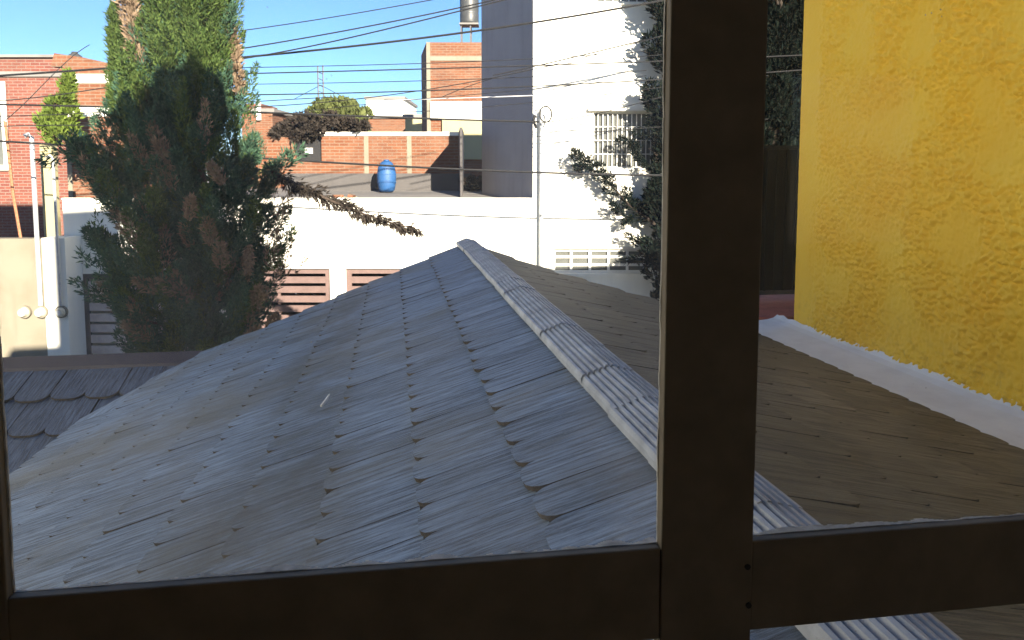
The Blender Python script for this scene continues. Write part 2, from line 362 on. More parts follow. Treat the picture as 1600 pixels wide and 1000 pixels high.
# ------------------------------------------------------------------ the window we look through
wd = thing('window', H(0.3, TW, Z0), 'dark brown window frame with dusty panes, closest to the viewer', 'window')
def bar(nm, s0, s1, z0, z1, t0=TW - 0.003, t1=TW + 0.007, m=M['frame']):
    o = MB().hbox(s0, s1, t0, t1, z0, z1).build(nm, m, wd)
    bv = o.modifiers.new('bevel', 'BEVEL'); bv.width = 0.0012; bv.segments = 2; bv.limit_method = 'ANGLE'; return o
BH, BL = CZ - 0.2635, CZ - 0.331
bar('jamb', S0 - 0.35, S0, Z0, Z1)
bar('mullion', 0.183, 0.2515, Z0, Z1, TW - 0.0045, TW + 0.007)
bar('transom', S0, 0.183, BL, BH); bar('transom', 0.2515, S1 - 0.045, BL, BH)
bar('jamb', S1 - 0.045, S1, Z0, Z1)
bar('head', S0, 0.183, Z1 - 0.045, Z1); bar('head', 0.2515, S1 - 0.045, Z1 - 0.045, Z1)
bar('bottom_rail', S0, 0.183, Z0, Z0 + 0.045); bar('bottom_rail', 0.2515, S1 - 0.045, Z0, Z0 + 0.045)
TG = TW + 0.004
def pane(s0, s1, z0, z1, m):
    o = MB().add([H(s0, TG, z0), H(s1, TG, z0), H(s1, TG, z1), H(s0, TG, z1)], [(0, 1, 2, 3)]).build('pane', m, wd)
    w = 0.0022      # thin crumbly bead of sealant round the pane, outside the glass
    mb = MB(); n = 190; rw = 0.5
    for (a, b, horiz) in (((s0, z0), (s1, z0), 1), ((s0, z0), (s0, z1), 0), ((s1, z0), (s1, z1), 2)):
        for i in range(n):
            f0, f1 = i / n, (i + 1) / n
            rw = min(1.3, max(0.1, rw + random.uniform(-0.28, 0.28))); k = rw * (1.05 if horiz == 1 else 0.42)
            if horiz == 1: mb.hbox(s0 + (s1 - s0) * f0, s0 + (s1 - s0) * f1, TG + 0.0005, TG + 0.0012 + 0.0052 * k, z0 - 0.003, z0 + 0.0002 + 0.0005 * k)
            elif horiz == 0: mb.hbox(s0 - 0.002, s0 + w * k, TG + 0.0005, TG + 0.0024, z0 + (z1 - z0) * f0, z0 + (z1 - z0) * f1)
            else: mb.hbox(s1 - w * k, s1 + 0.002, TG + 0.0005, TG + 0.0023, z0 + (z1 - z0) * f0, z0 + (z1 - z0) * f1)
    mb.build('sealant', M['sealant'], o)
pane(S0, 0.183, BH, Z1 - 0.045, M['glass']); pane(0.2515, S1 - 0.045, BH, Z1 - 0.045, M['glass_r'])
pane(S0, 0.183, Z0 + 0.045, BL, M['glass']); pane(0.2515, S1 - 0.045, Z0 + 0.045, BL, M['glass_r'])
for (s, z) in ((0.2475, BH - 0.018), (0.249, BH - 0.047), (0.185, BL - 0.004)):
    MB().tube([H(s, TW - 0.0055, z), H(s, TW + 0.001, z)], 0.0022, 8).build('screw', M['black'], wd)

# ------------------------------------------------------------------ shingled gable roof below the window
ZR = CZ - 0.75; SR = 0.774
SL, SRT = R(20.5), R(15.5)
roof = thing('shingled_roof', H(SR, 4.4, 2.0), 'weathered grey shingled gable roof right below the window', 'roof')
dirL = (-er) * math.cos(SL) - up * math.sin(SL); nL = (-er) * -math.sin(SL) * -1 * -1 + up * math.cos(SL)
dirL = Vector(dirL); nL = rr.cross(dirL).normalized(); nL = nL if nL.z > 0 else -nL
dirR = er * math.cos(SRT) - up * math.sin(SRT); nR = rr.cross(dirR).normalized(); nR = nR if nR.z > 0 else -nR
def interp(tab, v):
    for (a, ta), (b, tb) in zip(tab, tab[1:]):
        if v <= b: return ta + (tb - ta) * (v - a) / (b - a)
    return tab[-1][1]
RAKE_L = [(0, 8.2), (0.51, 7.96), (1.27, 7.84), (1.9, 7.62), (2.74, 7.56), (3.0, 7.22), (3.23, 6.86), (3.5, 6.2)]
RAKE_R = [(0, 8.2), (0.3, 7.6), (0.62, 7.2), (1.54, 6.92), (2.6, 6.82)]
APX = H(SR, 0, ZR)
def onL(v, t, h=0): return APX + rr * t + dirL * v + nL * h
def onR(v, t, h=0): return APX + rr * t + dirR * v + nR * h
VL, VR = 3.45, 2.50
TMIN = 0.66
def slab(fn, vmax, rake, nm, under=0.06, h=-0.012):
    vs = [vmax * i / 14 for i in range(15)]; V = []; Fc = []
    for v in vs:
        for t in (TMIN, interp(rake, v) - 0.02): V += [fn(v, t, h), fn(v, t, h - under)]
    for i in range(14):
        a = i * 4; b = a + 4
        Fc += [(a, b, b + 2, a + 2), (a + 1, a + 3, b + 3, b + 1), (a, a + 1, b + 1, b), (a + 2, b + 2, b + 3, a + 3)]
    Fc += [(0, 2, 3, 1), (56, 57, 59, 58)]
    return mesh(nm, V, Fc, M['deckfelt'], roof)
slab(onL, VL, RAKE_L, 'roof_deck'); slab(onR, VR, RAKE_R, 'roof_deck')

def shingle_outline(wd_, wu, ln, rad):
    """x across (centred), y up-slope, butt at y = 0; rounded butt corners."""
    pts = []
    for k in range(5):
        a = math.pi * 1.5 - (math.pi / 2) * k / 4
        pts.append((-wd_ / 2 + rad + rad * math.cos(a), rad + rad * math.sin(a)))
    pts.append((-wu / 2, ln)); pts.append((wu / 2, ln))
    for k in range(5):
        a = 2 * math.pi - (math.pi / 2) * k / 4
        pts.append((wd_ / 2 - rad + rad * math.cos(a), rad + rad * math.sin(a)))
    return pts[::-1]
def shingle_geo(w, ln, rad, th=0.015, lift=0.02, wtop=None, bow=0.0):
    o = shingle_outline(w, wtop if wtop else w, ln, rad); n = len(o)
    def zz(y): return lift * (1 - y / ln) + 0.002
    V = [(x, y, zz(y) + bow * (abs(x) / w) ** 2) for x, y in o] + [(x, y, zz(y) - th) for x, y in o]
    a = 0.5 * sum(o[i][0] * o[(i + 1) % n][1] - o[(i + 1) % n][0] * o[i][1] for i in range(n))
    Fc = [tuple(range(n))] + [(i, n + i, n + (i + 1) % n, (i + 1) % n) for i in range(n)]
    if a < 0: Fc = [tuple(reversed(f)) for f in Fc]
    return V, Fc
def shingle_mesh(nm, m, *a, **k):
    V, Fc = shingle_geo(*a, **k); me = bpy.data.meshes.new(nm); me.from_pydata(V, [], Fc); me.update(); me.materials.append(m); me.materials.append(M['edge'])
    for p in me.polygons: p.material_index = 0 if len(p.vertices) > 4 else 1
    return me
WS = 0.187
def project(p):
    d = p - Vector((0, 0, CZ)); cx = d.x; cyc = d.y * math.sin(PITCH) + d.z * math.cos(PITCH); cz = d.y * math.cos(PITCH) - d.z * math.sin(PITCH)
    if cz < 0.05: return None
    return 800 + F * cx / cz, CYP - F * cyc / cz, cz
cand = []
def lay(fn, dirv, nv, butts, rake, sgn, m, seed, tmin):
    rnd = random.Random(seed)
    variants = [shingle_mesh('shingle', m, WS * f, 0.342, rd, wtop=WS * g, lift=lf) for f, g, rd, lf in
                ((0.997, 0.997, 0.060, 0.020), (0.994, 0.997, 0.064, 0.021), (0.998, 0.994, 0.054, 0.020), (0.965, 0.985, 0.064, 0.023), (0.999, 0.998, 0.058, 0.020))]
    for ci, vb in enumerate(butts):
        prev = butts[ci - 1] if ci else -0.02
        tr_ = min(interp(rake, vb), interp(rake, max(vb - 0.33, 0)))
        ph = 0.5 * (ci % 2) + rnd.uniform(-0.08, 0.08)
        t = tr_ - (ph % 1.0) * WS - WS / 2
        # cut piece along the verge
        a, b = interp(rake, vb), interp(rake, max(vb - 0.35, 0))
        e0 = t + WS / 2 + 0.003
        if ci == 0: b = min(b, 8.12)
        V = [fn(vb, e0, 0.021), fn(vb, a, 0.021), fn(max(vb - 0.35, 0.0), b, 0.004), fn(max(vb - 0.35, 0.0), e0, 0.004)]
        V += [v - nv * 0.014 for v in V]
        if a > e0 + 0.01: mesh('verge_shingle', V, [(0, 1, 2, 3), (7, 6, 5, 4), (0, 4, 5, 1), (1, 5, 6, 2), (2, 6, 7, 3), (3, 7, 4, 0)], m, roof)
        while t > tmin + WS / 2:
            me = variants[rnd.randrange(5)]
            jv = rnd.uniform(-0.003, 0.004) + (rnd.uniform(0, 0.012) if rnd.random() < 0.1 else 0)
            o = fn(vb + jv, t + rnd.uniform(-0.001, 0.001), rnd.uniform(0, 0.0015))
            ang = rnd.uniform(-0.004, 0.004) + (rnd.uniform(-0.012, 0.012) if rnd.random() < 0.12 else 0)
            y = -dirv; x = y.cross(nv)
            x2 = x * math.cos(ang) + y * math.sin(ang); y2 = nv.cross(x2)
            tilt = rnd.uniform(-0.005, 0.005) + (rnd.uniform(-0.02, 0.02) if rnd.random() < 0.12 else 0)
            n2 = (nv * math.cos(tilt) + x2 * math.sin(tilt)).normalized(); x2 = y2.cross(n2)
            Mx = Matrix(((x2.x, y2.x, n2.x, o.x), (x2.y, y2.y, n2.y, o.y), (x2.z, y2.z, n2.z, o.z), (0, 0, 0, 1)))
            q = project(o - dirv * 0.15); w = 0
            if q:
                vis = -25 < q[0] < 1650 and 300 < q[1] < 1040
                vd = (Vector((0, 0, CZ)) - o).normalized()
                w = max(vd.dot(nv), 0.02) / q[2] ** 2 if vis else 0
            if q and 1045 < q[0] < 1170: w *= 0.0
            if q and q[1] > 1040 - 0.0: w = 0
            cand.append((w, me, Mx, m))
            t -= WS
BL_ = [0.435, 0.755, 1.09, 1.425, 1.76, 2.095, 2.43, 2.765, 3.1, 3.44]
BR_ = [0.40, 0.725, 1.05, 1.375, 1.70, 2.025, 2.35]
lay(onL, dirL, nL, BL_, RAKE_L, 1, M['shingle'], 3, TMIN)
lay(onR, dirR, nR, BR_, RAKE_R, -1, M['shingle_r'], 4, TMIN)
cand.sort(key=lambda c: -c[0])
proot = roof.location
for (w, me, Mx, m) in cand[:300]:
    o = link(bpy.data.objects.new('shingle', me)); o.parent = roof
    o.matrix_local = Matrix.Translation(-Vector(proot)) @ Mx
for m, nm in ((M['shingle'], 'shingle_field'), (M['shingle_r'], 'shingle_field')):
    # joined remainder: its object space is laid along the slope so that the grain still runs down it
    rest = [c for c in cand[300:] if c[3] is m]
    if not rest: continue
    nv, dv = (nL, dirL) if m is M['shingle'] else (nR, dirR)
    y = -dv; x = y.cross(nv); B = Matrix(((x.x, y.x, nv.x, APX.x), (x.y, y.y, nv.y, APX.y), (x.z, y.z, nv.z, APX.z), (0, 0, 0, 1)))
    Bi = B.inverted(); V = []; Fc = []
    for (w, me, Mx, _) in rest:
        k = len(V); T = Bi @ Mx
        V += [tuple(T @ v.co) for v in me.vertices]; Fc += [tuple(i + k for i in p.vertices) for p in me.polygons]
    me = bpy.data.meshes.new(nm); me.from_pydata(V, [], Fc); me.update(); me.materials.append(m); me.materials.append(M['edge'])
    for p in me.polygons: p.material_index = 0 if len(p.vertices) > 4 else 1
    o = link(bpy.data.objects.new(nm, me)); o.parent = roof; o.matrix_local = Matrix.Translation(-Vector(proot)) @ B; o['kind'] = 'stuff'
# top strips under the ridge caps
# ridge caps: folded ribbed strips
def cap_mesh():
    prof = []                                  # (offset along wing, height) from left edge to right edge
    def wing(w, n):
        out = []
        for i in range(n):
            a = w * i / n; d = w / n
            out += [(a + d * 0.05, 0.0), (a + d * 0.3, 0.013), (a + d * 0.7, 0.013), (a + d * 0.95, 0.0)]
        return out
    L_ = [(-x, h) for x, h in wing(0.115, 5)][::-1]; R_ = wing(0.10, 4)
    for x, h in L_: prof.append(Vector((x * math.cos(SL), 0, x * math.sin(SL) + h)))
    prof.append(Vector((0, 0, 0.008)))
    for x, h in R_: prof.append(Vector((x * math.cos(SRT), 0, -x * math.sin(SRT) + h)))
    n = len(prof); ln = 0.43; V = []
    for y, l in ((0, 0.0135), (ln, 0.0095)): V += [p + Vector((0, y, l)) for p in prof]
    for y, l in ((0, 0.007),): V += [p + Vector((0, y, l)) for p in prof]
    Fc = [(i, i + 1, n + i + 1, n + i) for i in range(n - 1)] + [(2 * n + i, 2 * n + i + 1, i + 1, i) for i in range(n - 1)]
    k = len(V); V += [V[0] + Vector((0, 0, -0.02)), V[n] + Vector((0, 0, -0.02)), V[n - 1] + Vector((0, 0, -0.02)), V[2 * n - 1] + Vector((0, 0, -0.02))]
    Fc += [(0, n, k + 1, k), (n - 1, k + 2, k + 3, 2 * n - 1)]
    me = bpy.data.meshes.new('ridge_cap'); me.from_pydata([tuple(v) for v in V], [], Fc); me.update(); me.materials.append(M['cap']); return me
capm = cap_mesh()
rot = Matrix(((er.x, rr.x, 0, 0), (er.y, rr.y, 0, 0), (0, 0, 1, 0), (0, 0, 0, 1)))
t = 0.70
while t < 8.1:
    o = link(bpy.data.objects.new('ridge_cap', capm)); o.parent = roof
    T = Matrix.Translation(H(SR + random.uniform(-0.004, 0.004), t, ZR + 0.026 + random.uniform(0, 0.005)) - Vector(proot)) @ rot @ Matrix.Rotation(random.uniform(-0.012, 0.012), 4, 'Z') @ Matrix.Rotation(random.uniform(-0.02, 0.02), 4, 'Y')
    o.matrix_local = T; t += 0.392
# walls carrying the roof
mb = MB(); mb.hbox(SR - 2.6, SR + 2.2, 6.3, 6.45, 0, ZR - 1.2); mb.hbox(SR - 2.75, SR - 2.6, 0.66, 6.45, 0, ZR - 1.2); mb.build('porch_wall', M['white'], roof)
mb = MB(); 
mb.add([H(SR - 2.6, 6.46, ZR - 1.2), H(SR + 2.2, 6.46, ZR - 1.2), H(SR + 2.0, 6.46, ZR - 0.68), H(SR, 6.46, ZR - 0.12), H(SR - 2.4, 6.46, ZR - 1.0)], [(0, 1, 2, 3, 4)]); mb.build('gable_wall', M['white'], roof)
# feather-like pale splinter lying on the shingles
mb = MB(); c = onL(1.2, 8.23 - 4.45, 0.03)
mb.tube([c, c + rr * 0.05 + er * 0.02 + up * 0.012, c + rr * 0.13 + er * 0.03 + up * 0.02], [0.006, 0.009, 0.003], 5)
tag(mb.build('twig', M['whitebar'], origin=c), 'thin pale twig lying on the grey shingles', 'twig')

# ------------------------------------------------------------------ lower roof with fish-scale tiles, left
lr = thing('scale_tiled_roof', H(-4.2, 6.8, 1.8), 'low dark roof of rounded scale tiles under a brown ridge', 'roof')
TR2 = 7.66; Z2 = H(0, 0, PZ(566, 7.2)).z
Z2 = CZ - 1.80; SL2 = R(20)
dir2 = (-rr) * math.cos(SL2) - up * math.sin(SL2); n2_ = (rr * -math.sin(SL2)) + up * math.cos(SL2)
def on2(v, s, h=0): return H(s, TR2, Z2) + dir2 * v + n2_ * h
sA, sB = -6.0, -1.78
EX2 = 0.49; W2 = 0.285
V = [on2(0, sA, -0.02), on2(0, sB, -0.02), on2(1.62, -2.62, -0.02), on2(1.62, sA, -0.02)]
V += [v - n2_ * 0.05 for v in V]
mesh('roof_deck', V, [(0, 3, 2, 1), (4, 5, 6, 7), (0, 1, 5, 4), (1, 2, 6, 5), (2, 3, 7, 6), (3, 0, 4, 7)], M['deckfelt'], lr)
V = [H(sA, TR2 + 0.02, Z2 - 0.01), H(sB, TR2 + 0.02, Z2 - 0.01), H(sB, TR2 + 1.6, Z2 - 0.6), H(sA, TR2 + 1.6, Z2 - 0.6)]
mesh('rear_slope', V + [v - up * 0.06 for v in V], [(0, 1, 2, 3), (7, 6, 5, 4), (0, 4, 5, 1), (1, 5, 6, 2), (2, 6, 7, 3), (3, 7, 4, 0)], M['deckfelt'], lr)
me2 = [shingle_mesh('scale_tile', M['scale'], W2 * f, 0.56, 0.1, wtop=W2 * 0.98, lift=0.032, th=0.022, bow=b) for f, b in ((0.985, 0.0), (0.97, -0.01), (0.99, 0.006))]
for ci in range(3):
    vb = 0.115 + EX2 * (ci + 1)
    s = sA + (0.5 * (ci % 2)) * W2
    lim = [-1.95, -2.2, -2.55][ci]
    while s < lim:
        o3 = on2(vb + random.uniform(-0.01, 0.01), s, random.uniform(0, 0.006)); y = -dir2; x = y.cross(n2_); nn = n2_; a = random.uniform(-0.02, 0.02)
        Mx = Matrix(((x.x, y.x, nn.x, o3.x), (x.y, y.y, nn.y, o3.y), (x.z, y.z, nn.z, o3.z), (0, 0, 0, 1))) @ Matrix.Rotation(a, 4, 'Z') @ Matrix.Rotation(random.uniform(-0.02, 0.02), 4, 'Y')
        o = link(bpy.data.objects.new('scale_tile', me2[random.randrange(3)])); o.parent = lr
        o.matrix_local = Matrix.Translation(-Vector(lr.location)) @ Mx; s += W2
mb = MB()
for (w, z) in ((0.0, 0),):
    V = [H(sA, TR2 - 0.10, Z2 + 0.0), H(sB, TR2 - 0.10, Z2 + 0.0), H(sB, TR2, Z2 + 0.085), H(sA, TR2, Z2 + 0.085), H(sA, TR2 + 0.10, Z2 + 0.0), H(sB, TR2 + 0.10, Z2 + 0.0),
         H(sA, TR2 - 0.11, Z2 - 0.06), H(sB, TR2 - 0.11, Z2 - 0.06)]
    mb.add(V, [(0, 1, 2, 3), (3, 2, 5, 4), (6, 7, 1, 0)])
mb.build('ridge_cap', M['brown_metal'], lr)
MB().hbox(sA + 0.1, -2.75, 6.3, 8.9, 0, Z2 - 0.62).build('porch_wall', M['white'], lr)

# ------------------------------------------------------------------ yellow neighbour with white membrane strip
SW, TFAR, ZY = 3.60, 6.43, 5.91
yh = thing('yellow_house', H(5.5, 3.6, 0), 'rough yellow stucco house wall with white sealing strip along its foot', 'house')
mb = MB().hbox(SW, 8.8, 0.66, TFAR, 0, ZY); mb.build('wall', M['yellow'], yh)
# trowelled stucco relief on the face we see: a height field of knocked-down islands and dashes
def field(ny, nx, step, lo, hi, ax=1.0, seed=0):
    g = np.random.default_rng(seed); F_ = np.fft.rfft2(g.normal(size=(ny, nx)))
    ky = np.fft.fftfreq(ny, step)[:, None]; kx = np.fft.rfftfreq(nx, step)[None, :]
    k = np.sqrt((ky * 1.0) ** 2 + (kx * ax) ** 2); W_ = np.exp(-((np.log(np.maximum(k, 1e-6)) - math.log((lo * hi) ** 0.5)) / (0.5 * math.log(hi / lo))) ** 2)
    f = np.fft.irfft2(F_ * W_, s=(ny, nx)); return f / f.std()
ST = 0.0095; ta, tb_, za, zb_ = 2.3, TFAR - 0.002, CZ - 1.5, ZY - 0.01
nx_, nz_ = int((tb_ - ta) / ST), int((zb_ - za) / ST)
tg_ = np.linspace(ta, tb_, nx_); zg_ = np.linspace(za, zb_, nz_)
fA = field(nz_, nx_, ST, 5, 14, 1.25, 11); fB = field(nz_, nx_, ST, 12, 34, 1.1, 12); fC = field(nz_, nx_, ST, 0.5, 2.0, 1, 13); fD = field(nz_, nx_, ST, 18, 42, 1, 14)
sm = lambda x, a, b: (lambda u: u * u * (3 - 2 * u))(np.clip((x - a) / (b - a), 0, 1))
dens = sm(fC, -1.4, 0.6)
hgt = 0.016 * sm(fA + 0.75 * fB, -0.22, 0.16) * (0.45 + 0.55 * dens) + 0.012 * sm(fB, 0.35, 0.9) * dens + 0.0009 * fD + 0.003 * fC
edge = sm(tg_[None, :] + 0.03 * fC, TFAR - 0.17, TFAR - 0.34)
edge = 1 - sm(tg_[None, :] + 0.03 * fC, TFAR - 0.40, TFAR - 0.20)
hgt = hgt * (0.08 + 0.92 * edge)
ss = SW - 0.004 - np.clip(hgt, -0.003, 0.04)
pp = ss[..., None] * np.array(er) + tg_[None, :, None] * np.array(rr); pp[..., 2] = zg_[:, None]
pp = pp.reshape(-1, 3) - np.array(yh.location)
ii = (np.arange(nz_ - 1)[:, None] * nx_ + np.arange(nx_ - 1)[None, :]).ravel()
qd = np.stack([ii, ii + nx_, ii + nx_ + 1, ii + 1], 1).astype(np.int32)
me = bpy.data.meshes.new('stucco_face'); me.vertices.add(len(pp)); me.vertices.foreach_set('co', pp.astype(np.float32).ravel())
me.loops.add(qd.size); me.loops.foreach_set('vertex_index', qd.ravel()); me.polygons.add(len(qd)); me.polygons.foreach_set('loop_start', np.arange(0, qd.size, 4, dtype=np.int32)); me.polygons.foreach_set('loop_total', np.full(len(qd), 4, dtype=np.int32))
me.polygons.foreach_set('use_smooth', np.ones(len(qd), dtype=bool)); me.update(); me.validate(); me.materials.append(M['yellow'])
o = link(bpy.data.objects.new('stucco_face', me)); o.parent = yh
# strip: rows across (s), columns along (t), wobbly edges
rows = [(3.07, -1.392), (3.078, -1.378), (3.15, -1.381), (3.158, -1.394), (3.28, -1.398), (3.43, -1.396), (3.50, -1.39), (3.56, -1.372), (3.59, -1.348), (3.596, -1.338)]
V = []; Fc = []; nt_ = 150; nr = len(rows)
tt = np.linspace(0.67, 6.74, nt_)
wob = np.interp(tt, np.linspace(0.6, 6.8, 60), RNG.normal(0, 1, 60)); wob2 = np.interp(tt, np.linspace(0.6, 6.8, 70), RNG.normal(0, 1, 70))
for i, t_ in enumerate(tt):
    for j, (s_, z_) in enumerate(rows):
        ds = 0.008 * wob[i] if j <= 1 else 0; dz = (0.007 * wob2[i] * (1 if j >= 8 else 0.45)) if j >= 7 else 0
        s2 = s_ + ds
        if t_ > TFAR: z_ = min(z_, -1.34) + 0.0
        V.append(H(s2, t_, CZ + z_ + dz))
for i in range(nt_ - 1):
    for j in range(nr - 1):
        a = i * nr + j; Fc.append((a, a + 1, a + nr + 1, a + nr))
o = mesh('sealing_strip', V, Fc, M['flash'], yh); so = o.modifiers.new('thick', 'SOLIDIFY'); so.thickness = 0.012; so.offset = -1
nh = thing('bounce_block', (-9.6, 2, 0), 'plain white house block added out of view on the left to bounce sunlight', 'house')  # unseen block added to bounce sunlight onto the yellow wall and roof
MB().box(-11.4, -7.6, -6, 8.6, 0, 8.6).build('wall', M['white'], nh); MB().box(-11.5, -7.5, -6.1, 8.7, 8.602, 8.8).build('roof_slab', M['concrete'], nh)
# red terrace slab and black railing behind the corner
tr = thing('terrace_slab', H(4.2, 7.2, 0), 'small red painted terrace slab beside the yellow corner', 'terrace')
MB().hbox(3.25, 6.0, 6.75, 8.9, CZ - 1.46, CZ - 1.372).build('slab', M['terracotta'], tr)
MB().hbox(3.4, 5.9, 6.8, 8.8, 0, CZ - 1.462).build('support_wall', M['white'], tr)
fn = thing('railing', H(4.3, 7.6, CZ - 1.36), 'black metal railing with sheet backing behind the red slab', 'railing')
MB().hbox(3.1, 5.6, 7.66, 7.675, CZ - 1.30, CZ + 0.27).build('sheet', M['black'], fn)
MB().hbox(3.1, 5.6, 7.58, 7.62, CZ + 0.24, CZ + 0.28).build('top_rail', M['black'], fn); MB().hbox(3.1, 5.6, 7.58, 7.62, CZ - 1.30, CZ - 1.26).build('bottom_rail', M['gate_dark'], fn)
s = 3.12
while s < 5.6:
    MB().hbox(s, s + 0.018, 7.59, 7.61, CZ - 1.26, CZ + 0.24).build('baluster', M['black'], fn); s += 0.11
for s in (3.1, 5.56): MB().hbox(s, s + 0.04, 7.575, 7.625, CZ - 1.36, CZ - 1.30).build('foot', M['gate_dark'], fn)

# ------------------------------------------------------------------ white single-storey house across the street
YF = 16.0
def bxw(mb, px0, px1, py0, py1, Y, d0=0, d1=0.2):   # box whose front face covers these pixels at depth Y
    x0, x1 = PX(px0, Y), PX(px1, Y); z1, z0 = PZ(py0, Y), PZ(py1, Y); return mb.box(x0, x1, Y + d0, Y + d1, z0, z1)
xL, xR = PX(95, YF), 0.43
g_top = PZ(420, YF); gc_top = PZ(428, YF); ptop = PZ(312, YF)
gates = [(PX(118, YF), PX(296, YF), gc_top), (PX(345, YF), PX(512, YF), g_top), (PX(537, YF), PX(748, YF), g_top)]
wh = thing('white_house', ((xL + xR) / 2, 18.5, 0), 'low white house with slatted garage gates across the street', 'house')
mb = MB(); xs = xL
for (a, b, zt) in gates:
    mb.box(xs, a, YF, YF + 0.2, 0, ptop); mb.box(a, b, YF, YF + 0.2, zt, ptop - 0.0); xs = b
mb.box(xs, xR, YF, YF + 0.2, 0, ptop); mb.build('front_wall', M['white'], wh)
MB().box(xL, xL + 0.2, YF + 0.2, 24, 0, ptop - 0.05).build('side_wall', M['white'], wh)
MB().box(xL - 0.02, xR, YF - 0.025, YF + 0.22, ptop, ptop + 0.035).build('coping', M['white'], wh)
deck_f, deck_b = ptop - 0.10, PZ(291, 21)
mb = MB(); mb.add([(xL + 0.2, YF + 0.2, deck_f), (xR + 1.5, YF + 0.2, deck_f), (xR + 1.5, 26, deck_b + 0.2), (xL + 0.2, 26, deck_b + 0.2)], [(0, 1, 2, 3)]); mb.build('roof_deck', M['concrete'], wh)
mb = MB().box(xL + 0.2, xR, YF + 2.4, YF + 2.5, 0, 2.9); mb.build('garage_back', M['inner'], wh)
def gate(a, b, zt, m, mf, gap, slat, lab, vbars=0, nslats=9):
    g = thing('garage_gate', ((a + b) / 2, YF + 0.1, 0.02), lab, 'gate', 'garage gates of the white house')
    y0, y1 = YF + 0.07, YF + 0.12; fw = 0.11
    mb = MB(); mb.box(a, b, y0, y1, zt - fw, zt - 0.003); mb.box(a, a + fw, y0, y1, 0.02, zt - fw); mb.box(b - fw, b, y0, y1, 0.02, zt - fw); mb.box(a + fw, b - fw, y0, y1, 0.02, 0.1); mb.build('gate_frame', mf, g)
    z = zt - fw - gap
    while z - slat > 0.12:
        MB().box(a + fw, b - fw, y0 + 0.008, y1 - 0.008, z - slat, z).build('slat', m, g); z -= slat + gap
    for k in range(vbars):
        x = a + (b - a) * (k + 1) / (vbars + 1); MB().box(x - 0.03, x + 0.03, y1, y1 + 0.03, 0.1, zt - fw).build('upright', mf, g)
gate(*gates[0], M['gate_light'], M['gate_dark'], 0.06, 0.17, 'dark framed garage gate with pale slats left of the big cypress', 2)
gate(*gates[1], M['gate'], M['gate'], 0.065, 0.14, 'narrow brown slatted gate just right of the big cypress', 1)
gate(*gates[2], M['gate'], M['gate'], 0.065, 0.14, 'brown slatted gate half hidden behind the roof peak', 1)

# brick parapets standing on its roof
def brickwall(name, px0, px1, pytop, Y, zb, label, m, cope=None, depth=0.15):
    x0, x1 = PX(px0, Y), PX(px1, Y); zt = PZ(pytop, Y)
    t_ = thing(name, ((x0 + x1) / 2, Y, zb), label, 'wall')
    MB().box(x0, x1, Y, Y + depth, zb, zt).build('brickwork', m, t_)
    if cope: MB().box(x0 - 0.02, x1 + 0.02, Y - 0.03, Y + depth + 0.03, zt, zt + cope).build('coping', M['white'], t_)
    return t_
zb = deck_b - 0.05
bw = brickwall('brick_wall', 503, 718, 212, 21, zb, 'orange brick roof wall with concrete posts and diagonal shadow', M['brick'], 0.1)
for px in (573, 640): bxw(MB(), px - 3.5, px + 3.5, 212, 292, 21, -0.012, 0.1).build('concrete_post', M['beige'], bw)
x7 = PX(717, 21); zt7 = PZ(207, 21)
a = Vector((x7, 21, 0)); b_ = Vector((PX(719, 17.9), 17.9, 0))
MB().hexa([Vector((a.x, a.y, zb)), Vector((b_.x, b_.y, zb - 0.15)), Vector((b_.x + 0.05, b_.y, zb - 0.15)), Vector((a.x + 0.14, a.y, zb)),
           Vector((a.x, a.y, zt7)), Vector((b_.x, b_.y, PZ(199, 17.9))), Vector((b_.x + 0.05, b_.y, PZ(199, 17.9))), Vector((a.x + 0.14, a.y, zt7))]).build('return_wall', M['dimcon'], bw)
bw2 = brickwall('brick_wall', 392, 462, 214, 21, zb, 'orange brick wall piece left of the black doorway', M['brick'], 0.0)
bxw(MB(), 462, 503, 252, 300, 21, 0, 0.15).build('door_plinth', M['brick'], bw2)
dr = thing('roof_doorway', P(483, 252, 21), 'black doorway in the brick wall on the white roof', 'doorway')
bxw(MB(), 462.2, 502.8, 206, 252, 21, 0.11, 0.14).build('dark_opening', M['black'], dr); bxw(MB(), 476, 488, 231, 240, 21, 0.08, 0.108).build('notice', M['whitebar'], dr)  # black sheet set in the doorway stands for the darkness inside
# grey low kerb in front of it
tag(MB().box(PX(445, 20), PX(735, 20), 20.0, 20.15, deck_b - 0.1, PZ(271, 20)).build('roof_kerb', M['dimcon'], origin=(PX(600, 20), 20.05, deck_b)), 'low grey concrete upstand in front of the orange brick wall', 'kerb')

# blue drum
Yd = 19.4; zd = deck_f + (deck_b - deck_f) * (Yd - YF) / 5 - 0.02
dm = thing('plastic_drum', (PX(604, Yd), Yd, zd), 'blue plastic drum standing on the flat white roof', 'drum')
hD = PZ(250, Yd) - zd
MB().lathe([(0.15, 0.0), (0.2, 0.05), (0.235, 0.3 * hD), (0.24, 0.55 * hD), (0.21, 0.78 * hD), (0.15, 0.91 * hD), (0.09, 0.965 * hD)], dm.location, 24).build('drum_body', M['drum'], dm, True)
MB().lathe([(0.07, 0.966 * hD), (0.07, 1.0 * hD), (0.05, 1.01 * hD)], dm.location, 16).build('lid', M['drum'], dm, True)
for z in (0.3, 0.55):
    MB().lathe([(0.237, z * hD - 0.012), (0.246, z * hD), (0.237, z * hD + 0.012)], dm.location, 24).build('hoop', M['drum'], dm, True)
